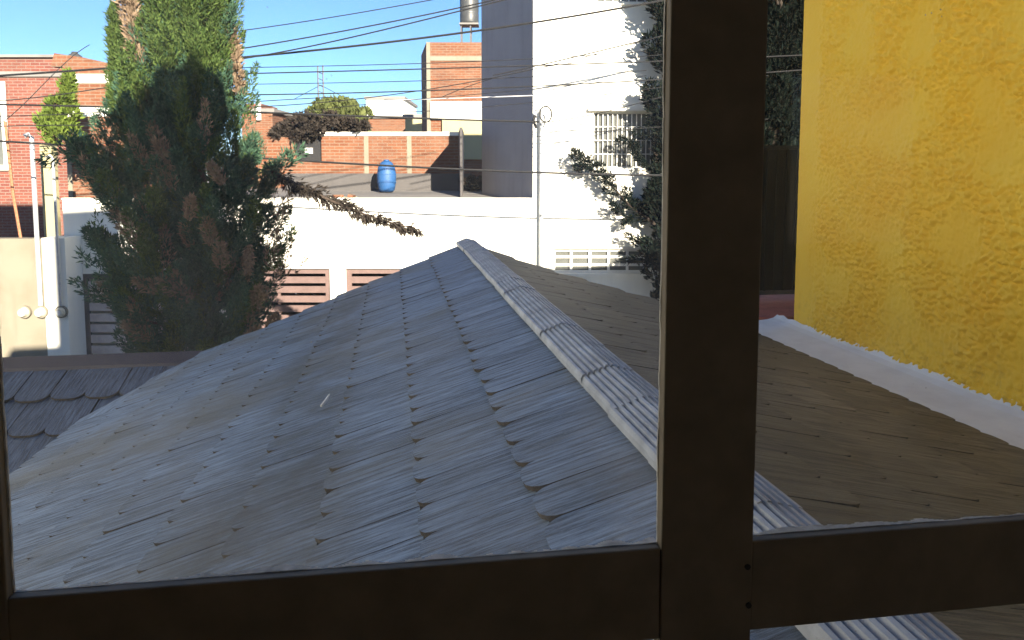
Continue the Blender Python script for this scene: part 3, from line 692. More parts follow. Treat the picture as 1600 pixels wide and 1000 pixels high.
# loose bricks on the parapet
for i, (px, py) in enumerate(((520, 303), (528, 306), (537, 304), (549, 309), (557, 309))):
    c = P(px, py, 16.9); c.z = deck_f + 0.04 + 0.06 * (i % 2) + 0.03
    o = MB().box(c.x - 0.11, c.x + 0.11, c.y - 0.06, c.y + 0.06, c.z - 0.05, c.z + 0.05).build('loose_brick', M['brick'] if i % 2 else M['cream'], origin=c)
    o.rotation_euler = (0.1 * i, 0, 0.5 * i); tag(o, ('pale loose brick furthest left on the white roof edge', 'orange loose brick second from left on the white roof edge', 'pale loose brick in the middle of the row on the white roof', 'orange loose brick second from right on the white roof edge', 'pale loose brick furthest right on the white roof edge')[i], 'brick', 'loose bricks on the white roof')

# ------------------------------------------------------------------ tall white house
zt = 8.72
wt = thing('tall_white_house', (3, 18.5, 0), 'tall white rendered house with bare grey side wall', 'house')
W1 = (927, 1032, 176, 262); W2_ = (864, 1012, 389, 427); W3 = (930, 1030, -100, 3)
def holes_wall(x0, x1, z0, z1, Y, d, holes, m, parent, nm):
    xs = sorted({x0, x1, *[h[0] for h in holes], *[h[1] for h in holes]}); zs = sorted({z0, z1, *[h[2] for h in holes], *[h[3] for h in holes]})
    mb = MB()
    for i in range(len(xs) - 1):
        for j in range(len(zs) - 1):
            cx, cz = (xs[i] + xs[i + 1]) / 2, (zs[j] + zs[j + 1]) / 2
            if any(h[0] < cx < h[1] and h[2] < cz < h[3] for h in holes): continue
            mb.box(xs[i], xs[i + 1], Y, Y + d, zs[j], zs[j + 1])
    return mb.build(nm, m, parent)
hz = [(PX(w[0], YF), PX(w[1], YF), PZ(w[3], YF), PZ(w[2], YF)) for w in (W1, W2_, W3)]
holes_wall(xR + 0.002, 6.2, 0, zt, YF, 0.2, hz, M['white'], wt, 'front_wall')
mb = MB(); q0 = (xR + 0.004, YF + 0.2); q1 = (PX(753, 19.0), 19.0)
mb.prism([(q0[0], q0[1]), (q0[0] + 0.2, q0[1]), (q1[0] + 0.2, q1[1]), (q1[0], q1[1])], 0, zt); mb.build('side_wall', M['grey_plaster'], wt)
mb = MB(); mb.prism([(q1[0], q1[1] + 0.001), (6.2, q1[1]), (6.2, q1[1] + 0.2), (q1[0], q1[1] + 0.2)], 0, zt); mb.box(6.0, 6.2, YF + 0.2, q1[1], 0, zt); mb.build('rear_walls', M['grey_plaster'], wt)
mb = MB(); mb.prism([(q0[0], YF - 0.1), (6.2, YF - 0.1), (6.2, 19.1), (q1[0], 19.1)], zt, zt + 0.1); mb.build('roof_slab', M['concrete'], wt)
MB().box(xR + 0.2, 6, YF + 1.5, YF + 1.6, 0.1, zt - 0.1).build('inner_wall', M['inner'], wt)
def grille(h, nv, nh, depth, nm_lab, bar_w=0.02, pane_m=M['winglass'], ledge=False):
    x0, x1, z0, z1 = h
    w = MB().box(x0 + 0.001, x1 - 0.001, YF + depth + 0.03, YF + depth + 0.05, z0 + 0.001, z1 - 0.001).build('window', pane_m, wt)
    if nm_lab: w['label'] = nm_lab
    for i in range(nv):
        x = x0 + (x1 - x0) * i / (nv - 1); xa = min(max(x - bar_w / 2, x0 + 0.002), x1 - bar_w - 0.002)
        MB().box(xa, xa + bar_w, YF + depth - 0.02, YF + depth, z0 + 0.002, z1 - 0.002).build('bar', M['whitebar'], w)
    for i in range(nh):
        z = z0 + (z1 - z0) * i / (nh - 1); za = min(max(z - bar_w / 2, z0 + 0.003), z1 - bar_w - 0.003)
        MB().box(x0 + 0.003, x1 - 0.003, YF + depth + 0.001, YF + depth + 0.02, za, za + bar_w).build('bar', M['whitebar'], w)
    if ledge: MB().box(x0 - 0.12, x1 + 0.12, YF - 0.1, YF, z1 + 0.03, z1 + 0.09).build('hood', M['white'], w)
    MB().box(x0 - 0.05, x1 + 0.05, YF - 0.04, YF, z0 - 0.06, z0 - 0.002).build('sill', M['white'], w)
grille(hz[0], 15, 5, 0.09, 'upper window with a fine white grille', 0.018, ledge=True)
grille(hz[1], 6, 4, 0.06, 'low wide window with a thick white grid', 0.055)
grille(hz[2], 9, 4, 0.09, '', 0.018)
fx0, fx1, fz0, fz1 = hz[1]
mb = MB(); mb.box(fx0 - 0.07, fx0, YF - 0.03, YF, fz0 - 0.002, fz1 + 0.06); mb.box(fx0, fx1 + 0.07, YF - 0.03, YF, fz1, fz1 + 0.06); mb.build('window_surround', M['white'], wt)

# service mast at the corner
ms = thing('service_mast', (PX(843, 15.9), 15.9, 0.13), 'thin grey service mast with looped cable at the white corner', 'mast')
xm = PX(845, 15.9); zm = PZ(178, 15.9)
MB().tube([(xm, 15.88, 0.13), (xm, 15.88, zm)], 0.035, 8).build('pipe', M['pipe'], ms)
MB().tube([(xm, 15.88, zm), (xm - 0.03, 15.8, zm + 0.07), (xm - 0.1, 15.74, zm + 0.04), (xm - 0.13, 15.72, zm - 0.05)], 0.045, 8).build('weatherhead', M['pipe'], ms)
loop = [(xm + 0.09 + 0.12 * math.cos(a), 15.72, zm - 0.02 + 0.16 * math.sin(a)) for a in np.linspace(2.6, 9.2, 26)]
MB().tube(loop, 0.016, 5).build('cable_loop', M['cable'], ms)
MB().tube([(xm - 0.13, 15.72, zm - 0.04), (xm - 0.16, 15.7, zm - 0.16), (xm - 0.1, 15.7, zm - 0.3)], 0.03, 6).build('connector', M['cable'], ms)

# ------------------------------------------------------------------ left neighbours across the street
YB = 15.4
bo = thing('boundary_wall', (PX(10, YB), YB, 0), 'stained beige boundary wall with sunlit white pier at far left', 'wall')
MB().box(PX(-160, YB), PX(60, YB), YB, YB + 0.3, 0, PZ(373, YB)).build('beige_wall', M['beige'], bo)
MB().box(PX(60, YB), PX(96, YB), YB - 0.012, YB + 0.58, 0, PZ(372, YB)).build('white_pier', M['white'], bo)
for i, (px, lab) in enumerate(((40, 'round electric meter furthest left on the beige wall'), (66, 'round electric meter between two others on the pier edge'), (97, 'round electric meter nearest the shaded white wall'))):
    c = P(px, 487, YB - 0.03); Yw = YB - 0.02
    mt = thing('electric_meter', (c.x, Yw, c.z), lab, 'meter', 'round electric meters')
    def disc(r0, y0, y1, nm, m, taper=1.0):
        n = 20; V = []
        for (rad, y) in ((r0, y0), (r0 * taper, y1)):
            V += [(c.x + rad * math.cos(2 * math.pi * k / n), y, c.z + rad * math.sin(2 * math.pi * k / n)) for k in range(n)]
        mesh(nm, V, [tuple(range(n)), tuple(range(2 * n - 1, n - 1, -1))] + [((k + 1) % n, k, n + k, n + (k + 1) % n) for k in range(n)], m, mt)
    disc(0.125, Yw, Yw - 0.06, 'base', M['beige'], 1.0); disc(0.10, Yw - 0.061, Yw - 0.15, 'cover', M['meter'], 0.75); disc(0.05, Yw - 0.151, Yw - 0.156, 'dial', M['whitebar'])
    if i:
        zt_ = PZ(215 if i == 1 else 248, YB)
        MB().tube([(c.x, Yw - 0.05, c.z + 0.13), (c.x, Yw - 0.05, zt_), (c.x - 0.04, Yw - 0.08, zt_ + 0.06), (c.x - 0.1, Yw - 0.12, zt_ + 0.02)], 0.045 if i == 1 else 0.03, 8).build('conduit', M['pipe'], mt)
cl = MB().box(PX(64, 16.2), PX(82, 16.2), 16.2, 16.4, 0, PZ(226, 16.2)).build('concrete_pillar', M['cream'], origin=(PX(73, 16.2), 16.3, 0))
tag(cl, 'square cream concrete pillar behind the meter pipes', 'pillar')
rod = [P(8, 190, 16.0), P(20, 300, 15.9), P(33, 375, 15.75)]; rod.append(rod[-1] + (rod[-1] - rod[-2]) * 1.0); rod.append(Vector((rod[-1].x + 0.2, rod[-1].y, 0)))
tag(MB().tube(rod, 0.03, 6).build('leaning_pole', M['rust'], origin=rod[-1]), 'thin rusty pole leaning behind the beige wall', 'pole')

lb = thing('brick_house', (PX(60, 21), 21, 0), 'two storey brick house with white bands at far left', 'house')
def blk(px0, px1, pyt, Y, d, m, nm): return MB().box(PX(px0, Y), PX(px1, Y), Y, Y + d, 0, PZ(pyt, Y)).build(nm, m, lb)
blk(106, 196, 104, 19.0, 3.2, M['brick'], 'front_block')
mb = MB(); Yq = 19.0; zq = PZ(104, Yq)
mb.add([(PX(88, Yq), Yq, zq), (PX(196, Yq), Yq, zq), (PX(196, Yq), Yq, PZ(111, Yq) if False else zq + 0.02), (PX(140, Yq), Yq, PZ(90, Yq)), (PX(94, Yq), Yq, PZ(83, Yq)),
        (PX(88, Yq), Yq + 0.25, zq), (PX(196, Yq), Yq + 0.25, zq), (PX(196, Yq), Yq + 0.25, zq + 0.02), (PX(140, Yq), Yq + 0.25, PZ(90, Yq)), (PX(94, Yq), Yq + 0.25, PZ(83, Yq))],
       [(0, 1, 2, 3, 4), (9, 8, 7, 6, 5), (4, 3, 8, 9), (3, 2, 7, 8), (0, 4, 9, 5), (1, 6, 7, 2), (0, 5, 6, 1)]); mb.build('gable_parapet', M['brick'], lb)
for (py0, py1) in ((116, 130), (168, 182)):
    bxw(MB(), 106, 196, py0, py1, 19.0, -0.03, 0.0).build('band', M['white'], lb)
bxw(MB(), 106, 113, 130, 330, 19.0, -0.025, 0.0).build('corner_post', M['beige'], lb)
MB().box(PX(-150, 22), PX(112, 22), 22, 26, 0, PZ(89, 22)).build('rear_block', M['redbrick'], lb)
bxw(MB(), -60, 108, 112, 120, 22, -0.06, 0.0).build('band', M['concrete'], lb); bxw(MB(), -60, 108, 86, 90, 22, -0.1, 0.0).build('band', M['concrete'], lb)
w = bxw(MB(), -40, 14, 132, 262, 22, -0.05, -0.01).build('window', M['winglass'], lb)
for (a0, a1, b0, b1) in ((-44, -38, 128, 266), (10, 18, 128, 266), (-38, 10, 128, 134), (-38, 10, 258, 266), (-16, -12, 134, 258)):
    bxw(MB(), a0, a1, b0, b1, 22, -0.09, -0.051).build('frame', M['whitebar'], w)
tk2 = thing('water_tank', P(117, 92, 20.5), 'dark domed water tank on the far left brick house', 'tank')
cb = Vector(tk2.location); cb.z = PZ(104, 19); tk2.location = cb
MB().lathe([(0.23, 0.0), (0.24, 0.25), (0.235, 0.34), (0.17, 0.48), (0.08, 0.54), (0.07, 0.58)], cb, 20).build('tank_body', M['tankgrey'], tk2, True)

# ------------------------------------------------------------------ buildings behind
YT = 27.0
bt = thing('brick_tower_house', (PX(712, YT), YT + 2, 0), 'tall brick house with cream lower storey beside the grey wall', 'house')
x0, x1 = PX(668, YT), PX(790, YT); ztp = PZ(66, YT)
mb = MB(); mb.prism([(x0, YT), (x1, YT), (x1, YT + 4), (PX(660, 30), 30), ], 0, ztp); mb.build('brick_block', M['brick'], bt)
bxw(MB(), 668, 674, 66, 250, YT, -0.02, 0).build('corner_post', M['beige'], bt)
bxw(MB(), 674, 790, 159, 187, YT, -0.1, 0).build('white_band', M['white'], bt)
bxw(MB(), 692, 790, 187, 249, YT, -0.12, 0).build('cream_panel', M['cream'], bt)
bxw(MB(), 674, 790, 88, 95, YT, -0.03, 0).build('band', M['beige'], bt)
x0t, x1t = PX(720, 28), PX(749, 28); z0t, z1t = PZ(38, 28), PZ(-16, 28)
tk3 = thing('water_tank', ((x0t + x1t) / 2, 28, ztp), 'dark water tank on legs above the tall brick house', 'tank')
cc = ((x0t + x1t) / 2, 28, z0t); rd = (x1t - x0t) / 2; hh = z1t - z0t
MB().lathe([(rd * 0.95, 0), (rd, 0.06), (rd, 0.3 * hh), (rd * 0.96, 0.32 * hh), (rd, 0.35 * hh), (rd, 0.7 * hh), (rd * 0.7, 0.88 * hh), (rd * 0.35, 0.95 * hh), (rd * 0.33, hh)], cc, 22).build('tank_body', M['tankgrey'], tk3, True)
MB().box(x0t, x1t, 28 - rd, 28 + rd, z0t - 0.06, z0t).build('platform', M['concrete'], tk3)
for dx in (x0t + 0.03, x1t - 0.31):
    for dy in (-0.25, 0.25): MB().box(dx, dx + 0.05, 28 + dy, 28 + dy + 0.05, ztp - 0.02, z0t - 0.06).build('leg', M['gate_dark'], tk3)
def simple_house(name, px0, px1, pyt, Y, d, m, label, extra=None):
    x0, x1 = PX(px0, Y), PX(px1, Y); t_ = thing(name, ((x0 + x1) / 2, Y + d / 2, 0), label, 'house')
    MB().box(x0, x1, Y, Y + d, 0, PZ(pyt, Y)).build('wall', m, t_)
    MB().box(x0 - 0.1, x1 + 0.1, Y - 0.1, Y + d + 0.1, PZ(pyt, Y), PZ(pyt, Y) + 0.15).build('roof_edge', M['concrete'], t_); return t_
simple_house('far_house', 574, 632, 155, 46, 6, M['white'], 'small far white house block left of the tall brick house')
simple_house('far_house', 569, 634, 185, 40, 4, M['brick'], 'far low brick house below the small white block')
simple_house('far_house', 634, 668, 184, 36, 4, M['cream'], 'far cream wall between brick house and white block')
h4 = simple_house('far_house', 380, 428, 176, 29, 5, M['brick'], 'brick house showing just right of the big cypress')
bxw(MB(), 405, 411, 158, 188, 29, -0.15, -0.02).build('white_post', M['whitebar'], h4)
bxw(MB(), 380, 405, 160, 176, 29, 0.5, 2.5).build('roof_room', M['redbrick'], h4)
simple_house('far_house', 425, 510, 214, 33, 5, M['concrete'], 'far grey house under the dark vine mound')
an = thing('antenna_mast', (PX(504, 38), 38, PZ(205, 38)), 'pair of thin lattice antenna masts against the sky', 'antenna')
for px, pt in ((500, 104), (508, 102)):
    MB().tube([(PX(px, 38), 38, 0), (PX(px, 38), 38, PZ(pt, 38))], 0.035, 5).build('mast', M['gate_dark'], an)
for py in (112, 122, 132, 142): MB().tube([(PX(500, 38), 38, PZ(py, 38)), (PX(508, 38), 38, PZ(py + 4, 38))], 0.02, 4).build('rung', M['gate_dark'], an)
for px in (462, 545): MB().tube([(PX(504, 38), 38, PZ(133, 38)), (PX(px, 38), 38, PZ(155, 38))], 0.015, 4).build('guy_wire', M['cable'], an)

# ------------------------------------------------------------------ foliage
def sprigs(C, D, ln, wd):
    """kite-shaped sprigs: base points C, directions D (n,3), lengths, widths -> verts, faces"""
    n = len(C); rnd = RNG.normal(size=(n, 3)); side = np.cross(D, rnd); side /= np.linalg.norm(side, axis=1)[:, None] + 1e-9
    ln = ln[:, None]; wd = wd[:, None]
    bend = np.cross(D, side) * ln * RNG.uniform(-0.2, 0.2, (n, 1))
    V = np.empty((n, 4, 3)); V[:, 0] = C; V[:, 1] = C + D * ln * 0.45 + side * wd; V[:, 2] = C + D * ln + bend; V[:, 3] = C + D * ln * 0.4 - side * wd
    return V.reshape(-1, 3)
def leaf_object(name, Vs, m, parent, base):
    V = np.concatenate(Vs) - np.array(base)
    n = len(V) // 4; me = bpy.data.meshes.new(name)
    me.vertices.add(len(V)); me.vertices.foreach_set('co', V.astype(np.float32).ravel())
    me.loops.add(n * 4); me.loops.foreach_set('vertex_index', np.arange(n * 4, dtype=np.int32))
    me.polygons.add(n); me.polygons.foreach_set('loop_start', np.arange(0, n * 4, 4, dtype=np.int32)); me.polygons.foreach_set('loop_total', np.full(n, 4, dtype=np.int32))
    me.update(); me.validate(); me.materials.append(m)
    o = link(bpy.data.objects.new(name, me)); o.parent = parent; return o
def flame(c, axis, length, rad, n, ln=0.13, wd=0.018, droop=0.0):
    """a clump: sprigs over a flame-shaped volume from c along axis"""
    axis = np.array(axis, float); axis /= np.linalg.norm(axis)
    a = np.cross(axis, [0.3, 0.7, 0.2]); a /= np.linalg.norm(a); b = np.cross(axis, a)
    u = RNG.uniform(0, 1, n) ** 0.85; ph = RNG.uniform(0, 2 * np.pi, n)
    prof = np.sin(np.pi * np.clip(u * 0.9 + 0.08, 0, 1)) ** 0.8
    rr_ = rad * prof * np.sqrt(RNG.uniform(0.15, 1, n)) * (1 + 0.25 * np.sin(3 * ph + 7 * u))
    out = np.cos(ph)[:, None] * a + np.sin(ph)[:, None] * b
    Cc = np.array(c) + axis * (u * length)[:, None] + out * rr_[:, None]
    D = axis * RNG.uniform(0.35, 1.0, (n, 1)) + out * RNG.uniform(0.1, 0.75, (n, 1)) + RNG.normal(0, 0.22, (n, 3)); D[:, 2] -= droop
    D /= np.linalg.norm(D, axis=1)[:, None]
    return sprigs(Cc, D, ln * RNG.uniform(0.6, 1.4, n), wd * RNG.uniform(0.6, 1.5, n))
def pv(px, py, Y): return np.array(P(px, py, Y))

# ---- the big cypress left of the roof
YC = 10.4
prof = [(-190, 275, 300), (-120, 255, 335), (-40, 246, 348), (0, 242, 352), (60, 238, 358), (100, 234, 366), (150, 206, 378), (200, 182, 390), (240, 178, 402), (280, 176, 432), (330, 180, 440), (380, 184, 444), (420, 192, 444), (470, 202, 436), (520, 212, 424), (570, 222, 405)]
pys = np.array([p[0] for p in prof]); pl = np.array([p[1] for p in prof]); pr = np.array([p[2] for p in prof])
tree = thing('cypress_tree', (PX(312, YC), YC, 0), 'big shaggy cypress with dry brown patches left of the roof', 'tree')
base = tuple(tree.location)
green = []; dry = []; deep = []
def body_clump(py, fx, fd, kind=None):
    l, r_ = np.interp(py, pys, pl), np.interp(py, pys, pr); cx = (l + r_) / 2; hwid = (r_ - l) / 2
    px = cx + hwid * fx; hd = hwid / F * YC
    c = pv(px, py, YC); c[1] += fd * hd * 0.95
    return c, hd
n_cl = 0
for i in range(620):
    py = RNG.uniform(-170, 575); fx = RNG.uniform(-0.9, 0.9); mx = math.sqrt(max(0, 1 - fx * fx)); fd = -mx * RNG.uniform(0.2, 0.95) if RNG.random() < 0.78 else mx * RNG.uniform(0, 0.9)
    c, hd = body_clump(py, fx, fd)
    up_ = 1.25 if py < 230 else 0.8
    ax = np.array([fx * 0.45 + RNG.normal(0, 0.16), fd * 0.45 + RNG.normal(0, 0.12), up_ + RNG.normal(0, 0.1)])
    L_ = RNG.uniform(0.5, 1.0) if py < 230 else RNG.uniform(0.35, 0.7); rad = RNG.uniform(0.06, 0.11) if py < 230 else RNG.uniform(0.07, 0.13)
    c[2] -= L_ * 0.4
    isdry = (py > 230 and RNG.random() < 0.07) or (py <= 250 and RNG.random() < 0.03)
    (dry if isdry else (green if RNG.random() < (0.85 if py < 150 else 0.35) else deep)).append(flame(c, ax, L_, rad * (0.8 if isdry else 1), 380 if not isdry else 260, 0.066 if not isdry else 0.06, 0.0072))
# inner mass
for i in range(110):
    py = RNG.uniform(-150, 570); c, hd = body_clump(py, RNG.uniform(-0.5, 0.5), RNG.uniform(-0.5, 0.5)); deep.append(flame(c, (RNG.normal(0, .3), RNG.normal(0, .3), 1), 0.6, 0.24, 200, 0.13, 0.02))
# dry plumes seen in the crown
for (px, py, L_, rad, ax) in ((350, 290, 0.3, .08, (-.5, -.3, 1)), (262, 250, .5, .09, (-.35, -.2, 1)), (272, 300, .45, .08, (-.1, -.3, 1)), (295, 345, .35, .09, (.3, -.4, .8)), (232, 350, .35, .08, (-.2, -.4, 1)), (205, 370, .4, .1, (-.3, -.4, .8)),
                              (300, 470, .5, .12, (-.5, -.5, .6)), (345, 420, .4, .11, (.2, -.5, .8)), (262, 455, .4, .11, (-.7, -.5, .4)), (240, 530, .45, .13, (-.3, -.5, .4)), (385, 540, .4, .1, (.4, -.4, .5)), (420, 520, .3, .1, (.4, -.3, .7)), (400, 480, .35, .09, (.3, -.5, .8)), (330, 385, .4, .1, (.1, -.5, .9)), (390, 380, .4, .06, (.1, -.5, -.8))):
    c = pv(px, py, YC - 0.95 + abs(px - 310) / 150 * 0.35); dry.append(flame(c, ax, L_, rad * 0.75, 300, 0.07, 0.008))
# tall brown dead shoot at upper left, and rim of dead foliage on the right edge
for k in range(12):
    py = 100 - k * 22; px = 222 - k * 4.2; c = pv(px, py, YC - 0.45); dry.append(flame(c, (-0.25, -0.1, 1), 0.34, 0.10, 330, 0.085, 0.010))
for k in range(9):
    py = 150 - k * 10; px = 372 - k * 1.5; c = pv(px, py, YC - 0.1); dry.append(flame(c, (0.2, -0.2, 1), 0.22, 0.06, 70, 0.09, 0.014))
# green spire left of it
for k in range(14):
    py = 195 - k * 11; px = 190 - k * 0.5; c = pv(px, py, YC + 0.1); green.append(flame(c, (RNG.normal(0, .1), -.1, 1), 0.36, 0.13 * (1 - k / 22), 340, 0.09, 0.010))
# side branches: left arm, lower left twigs, right bulge
def limb(pts, rad, n, kind, ln=0.11, droop=0.0, up_=0.5):
    for a, b in zip(pts, pts[1:]):
        a, b = np.array(a), np.array(b); L_ = np.linalg.norm(b - a)
        for s in np.arange(0, 1, 0.14 / L_):
            c = a + (b - a) * s; kind.append(flame(c, (b - a) / L_ * 0.8 + RNG.normal(0, .35, 3) + np.array([0, 0, up_]), 0.26, rad, int(n * 1.6), ln * 0.85, 0.0105, droop))
limb([pv(205, 330, YC - .2), pv(165, 285, YC - .25), pv(130, 245, YC - .3), pv(95, 240, YC - .3)], 0.11, 60, deep)
limb([pv(160, 275, YC - .25), pv(135, 238, YC - .3), pv(112, 228, YC - .3)], 0.11, 60, deep)
limb([pv(240, 470, YC - .3), pv(190, 440, YC - .4), pv(140, 418, YC - .45)], 0.06, 40, deep, 0.10)
limb([pv(210, 410, YC - .2), pv(170, 385, YC - .3), pv(150, 340, YC - .3)], 0.035, 12, green, 0.08)
limb([pv(220, 500, YC - .2), pv(170, 470, YC - .4), pv(130, 455, YC - .4)], 0.09, 40, deep, 0.10)
limb([pv(410, 300, YC - .2), pv(440, 265, YC - .3), pv(455, 245, YC - .3)], 0.10, 55, deep, 0.10)
limb([pv(430, 400, YC - .2), pv(458, 375, YC - .25)], 0.05, 20, deep, 0.09)
limb([pv(430, 440, YC - .2), pv(462, 425, YC - .25)], 0.04, 16, dry, 0.09)
# long drooping half-dead branch reaching right
drp = [pv(425, 268, YC - .2), pv(470, 292, YC - .3), pv(520, 315, YC - .4), pv(570, 335, YC - .5), pv(615, 350, YC - .55), pv(650, 356, YC - .6)]
brown_branch = []
for j, (a, b) in enumerate(zip(drp, drp[1:])):
    L_ = np.linalg.norm(b - a)
    for s in np.arange(0, 1, 0.05 / L_):
        c = a + (b - a) * s; brown_branch.append(flame(c, (0.5, RNG.normal(-.1, .3), RNG.uniform(-.9, .1)), RNG.uniform(0.1, 0.24) * (1 - 0.15 * j), 0.055 * (1 - 0.12 * j), 48, 0.085, 0.009, 0.3))
leaf_object('crown', green, M['leaf'], tree, base); leaf_object('shaded_foliage', deep, M['leaf_deep'], tree, base)
leaf_object('dry_foliage', dry, M['leaf_dry'], tree, base); leaf_object('drooping_foliage', brown_branch, M['leaf_brown'], tree, base)
mb = MB(); mb.tube([(base[0], YC, 0), (base[0] - 0.03, YC, 1.5), (base[0] + 0.02, YC, 3.5), (base[0] - 0.15, YC, 6), (base[0] - 0.25, YC, 8)], [0.2, 0.17, 0.14, 0.09, 0.03], 10); mb.build('trunk', M['bark'], tree, True)
for pts in (drp, [pv(312, 420, YC), pv(205, 330, YC - .2), pv(165, 285, YC - .25), pv(130, 245, YC - .3)], [pv(312, 520, YC), pv(220, 500, YC - .2), pv(150, 462, YC - .4)], [pv(305, 470, YC), pv(210, 410, YC - .2), pv(165, 380, YC - .3)], [pv(300, 350, YC), pv(235, 210, YC - .3), pv(222, 100, YC - .4), pv(180, -110, YC - .45)]):
    k = len(pts); MB().tube([Vector(p) for p in pts], [0.03 - 0.025 * i / (k - 1) for i in range(k)], 6).build('branch', M['bark'], tree, True)

# ---- lime shrub tree behind on the left
tg = thing('cypress_tree', (PX(74, 17.0), 17.0, 0.1), 'small lime green sunlit cypress behind, left of the big one', 'tree')
L = []
for (px, py, rad) in ((104, 140, .13), (98, 155, .17), (90, 172, .2), (82, 190, .27), (95, 200, .27), (70, 195, .2), (108, 208, .22), (85, 215, .25), (112, 130, .1), (104, 180, .2)):
    L.append(flame(pv(px, py + 14, 17.0), (RNG.normal(0.1, .2), -.2, 1), 0.42, rad, 330, 0.13, 0.022))
leaf_object('crown', L, M['leaf_lime'], tg, tuple(tg.location))
mb = MB(); mb.tube([(PX(74, 17.0), 17.0, 0), (PX(74, 17.0), 17.0, PZ(240, 17.0)), (PX(92, 17.0), 17.0, PZ(160, 17.0))], [0.07, 0.05, 0.02], 8); mb.build('trunk', M['bark'], tg, True)

# ---- dark tree right, behind the mullion
YRt = 15.5
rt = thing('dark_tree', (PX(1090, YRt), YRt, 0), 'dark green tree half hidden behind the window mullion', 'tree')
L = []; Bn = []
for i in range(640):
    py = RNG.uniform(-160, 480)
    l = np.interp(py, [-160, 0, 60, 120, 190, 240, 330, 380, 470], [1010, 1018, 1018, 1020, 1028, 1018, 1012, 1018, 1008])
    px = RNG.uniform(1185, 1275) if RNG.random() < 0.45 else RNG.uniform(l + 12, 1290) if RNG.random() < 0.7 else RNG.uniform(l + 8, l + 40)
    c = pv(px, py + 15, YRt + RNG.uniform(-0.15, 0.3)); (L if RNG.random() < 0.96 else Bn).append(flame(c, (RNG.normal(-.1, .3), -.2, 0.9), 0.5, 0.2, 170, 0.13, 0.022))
def rlimb(pts, rad, n):
    limb(pts, rad * 1.15, int(n * 2.4), L, 0.12, 0.0, 0.15)
rlimb([pv(1015, 345, YRt + .1), pv(985, 322, YRt + .15), pv(955, 290, YRt + .15), pv(930, 262, YRt + .15), pv(898, 250, YRt + .15)], 0.09, 34)
rlimb([pv(930, 262, YRt + .15), pv(905, 268, YRt + .15)], 0.06, 20); rlimb([pv(1000, 340, YRt + .1), pv(962, 330, YRt + .15)], 0.07, 26); rlimb([pv(1010, 390, YRt + .1), pv(985, 372, YRt + .15)], 0.06, 26)
rlimb([pv(1015, 270, YRt + .1), pv(995, 240, YRt + .15), pv(984, 218, YRt + .15)], 0.05, 24); rlimb([pv(1020, 215, YRt + .1), pv(1000, 195, YRt + .15)], 0.05, 20); rlimb([pv(1015, 410, YRt + .1), pv(985, 405, YRt + .15)], 0.05, 18)
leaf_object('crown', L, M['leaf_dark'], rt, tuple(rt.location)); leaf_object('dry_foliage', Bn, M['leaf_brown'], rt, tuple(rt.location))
MB().tube([(PX(1090, YRt), YRt, 0), (PX(1085, YRt), YRt, 3), (PX(1100, YRt), YRt, 7.5)], [0.2, 0.15, 0.04], 10).build('trunk', M['bark'], rt, True)
for pts in ([pv(1090, 400, YRt), pv(985, 322, YRt + .15), pv(930, 262, YRt + .15)],):
    MB().tube([Vector(p) for p in pts], [0.05, 0.025, 0.008], 6).build('branch', M['bark'], rt, True)

# ---- far trees, vine mound, shrub
ft = thing('far_tree', (PX(535, 37), 36, 0), 'pale green far tree crown above the brick roof wall', 'tree'); L = []
for i in range(46):
    px = RNG.uniform(492, 580); py = 168 + 26 * abs((px - 520) / 60) ** 1.5 + RNG.uniform(0, 32)
    L.append(flame(pv(px, py, 36 + RNG.normal(0, .5)), (RNG.normal(0, .4), -.2, .6), 0.55, 0.32, 120, 0.24, 0.07))
leaf_object('crown', L, M['leaf_pale'], ft, tuple(ft.location)); MB().tube([(PX(535, 36), 36, 0), (PX(535, 36), 36, PZ(190, 36))], [0.2, 0.08], 8).build('trunk', M['bark'], ft, True)
vm = thing('vine_mound', P(495, 214, 21.3), 'dark dead vine mound hanging over the black doorway', 'plant'); L = []
for i in range(70):
    px = RNG.uniform(438, 566); topy = np.interp(px, [436, 455, 480, 510, 545, 570], [212, 194, 184, 183, 188, 200]); boty = np.interp(px, [436, 460, 480, 505, 530, 570], [216, 212, 222, 205, 202, 202])
    L.append(flame(pv(px, RNG.uniform(topy + 4, boty + 1), 21.25 + RNG.uniform(-.35, .35)), (RNG.normal(0, .8), -.3, .25), 0.28, 0.13, 80, 0.14, 0.03))
leaf_object('foliage', L, M['leaf_brown'], vm, tuple(vm.location)); MB().tube([P(466, 215, 21.2), P(480, 200, 21.25), P(510, 195, 21.25), P(550, 199, 21.25)], [0.05, 0.045, 0.04, 0.02], 6).build('stem', M['bark'], vm)
sh = thing('shrub', P(738, 298, 20.5), 'small dark shrub at the foot of the tall grey wall', 'shrub'); L = []
for i in range(14): L.append(flame(pv(RNG.uniform(727, 756), RNG.uniform(284, 299), 19.9), (RNG.normal(0, .6), -.3, .6), 0.22, 0.11, 80, 0.10, 0.025))
leaf_object('foliage', L, M['leaf_brown'], sh, tuple(sh.location)); MB().tube([P(742, 303, 20.0), P(742, 288, 20.0)], [0.03, 0.02], 6).build('stem', M['bark'], sh)

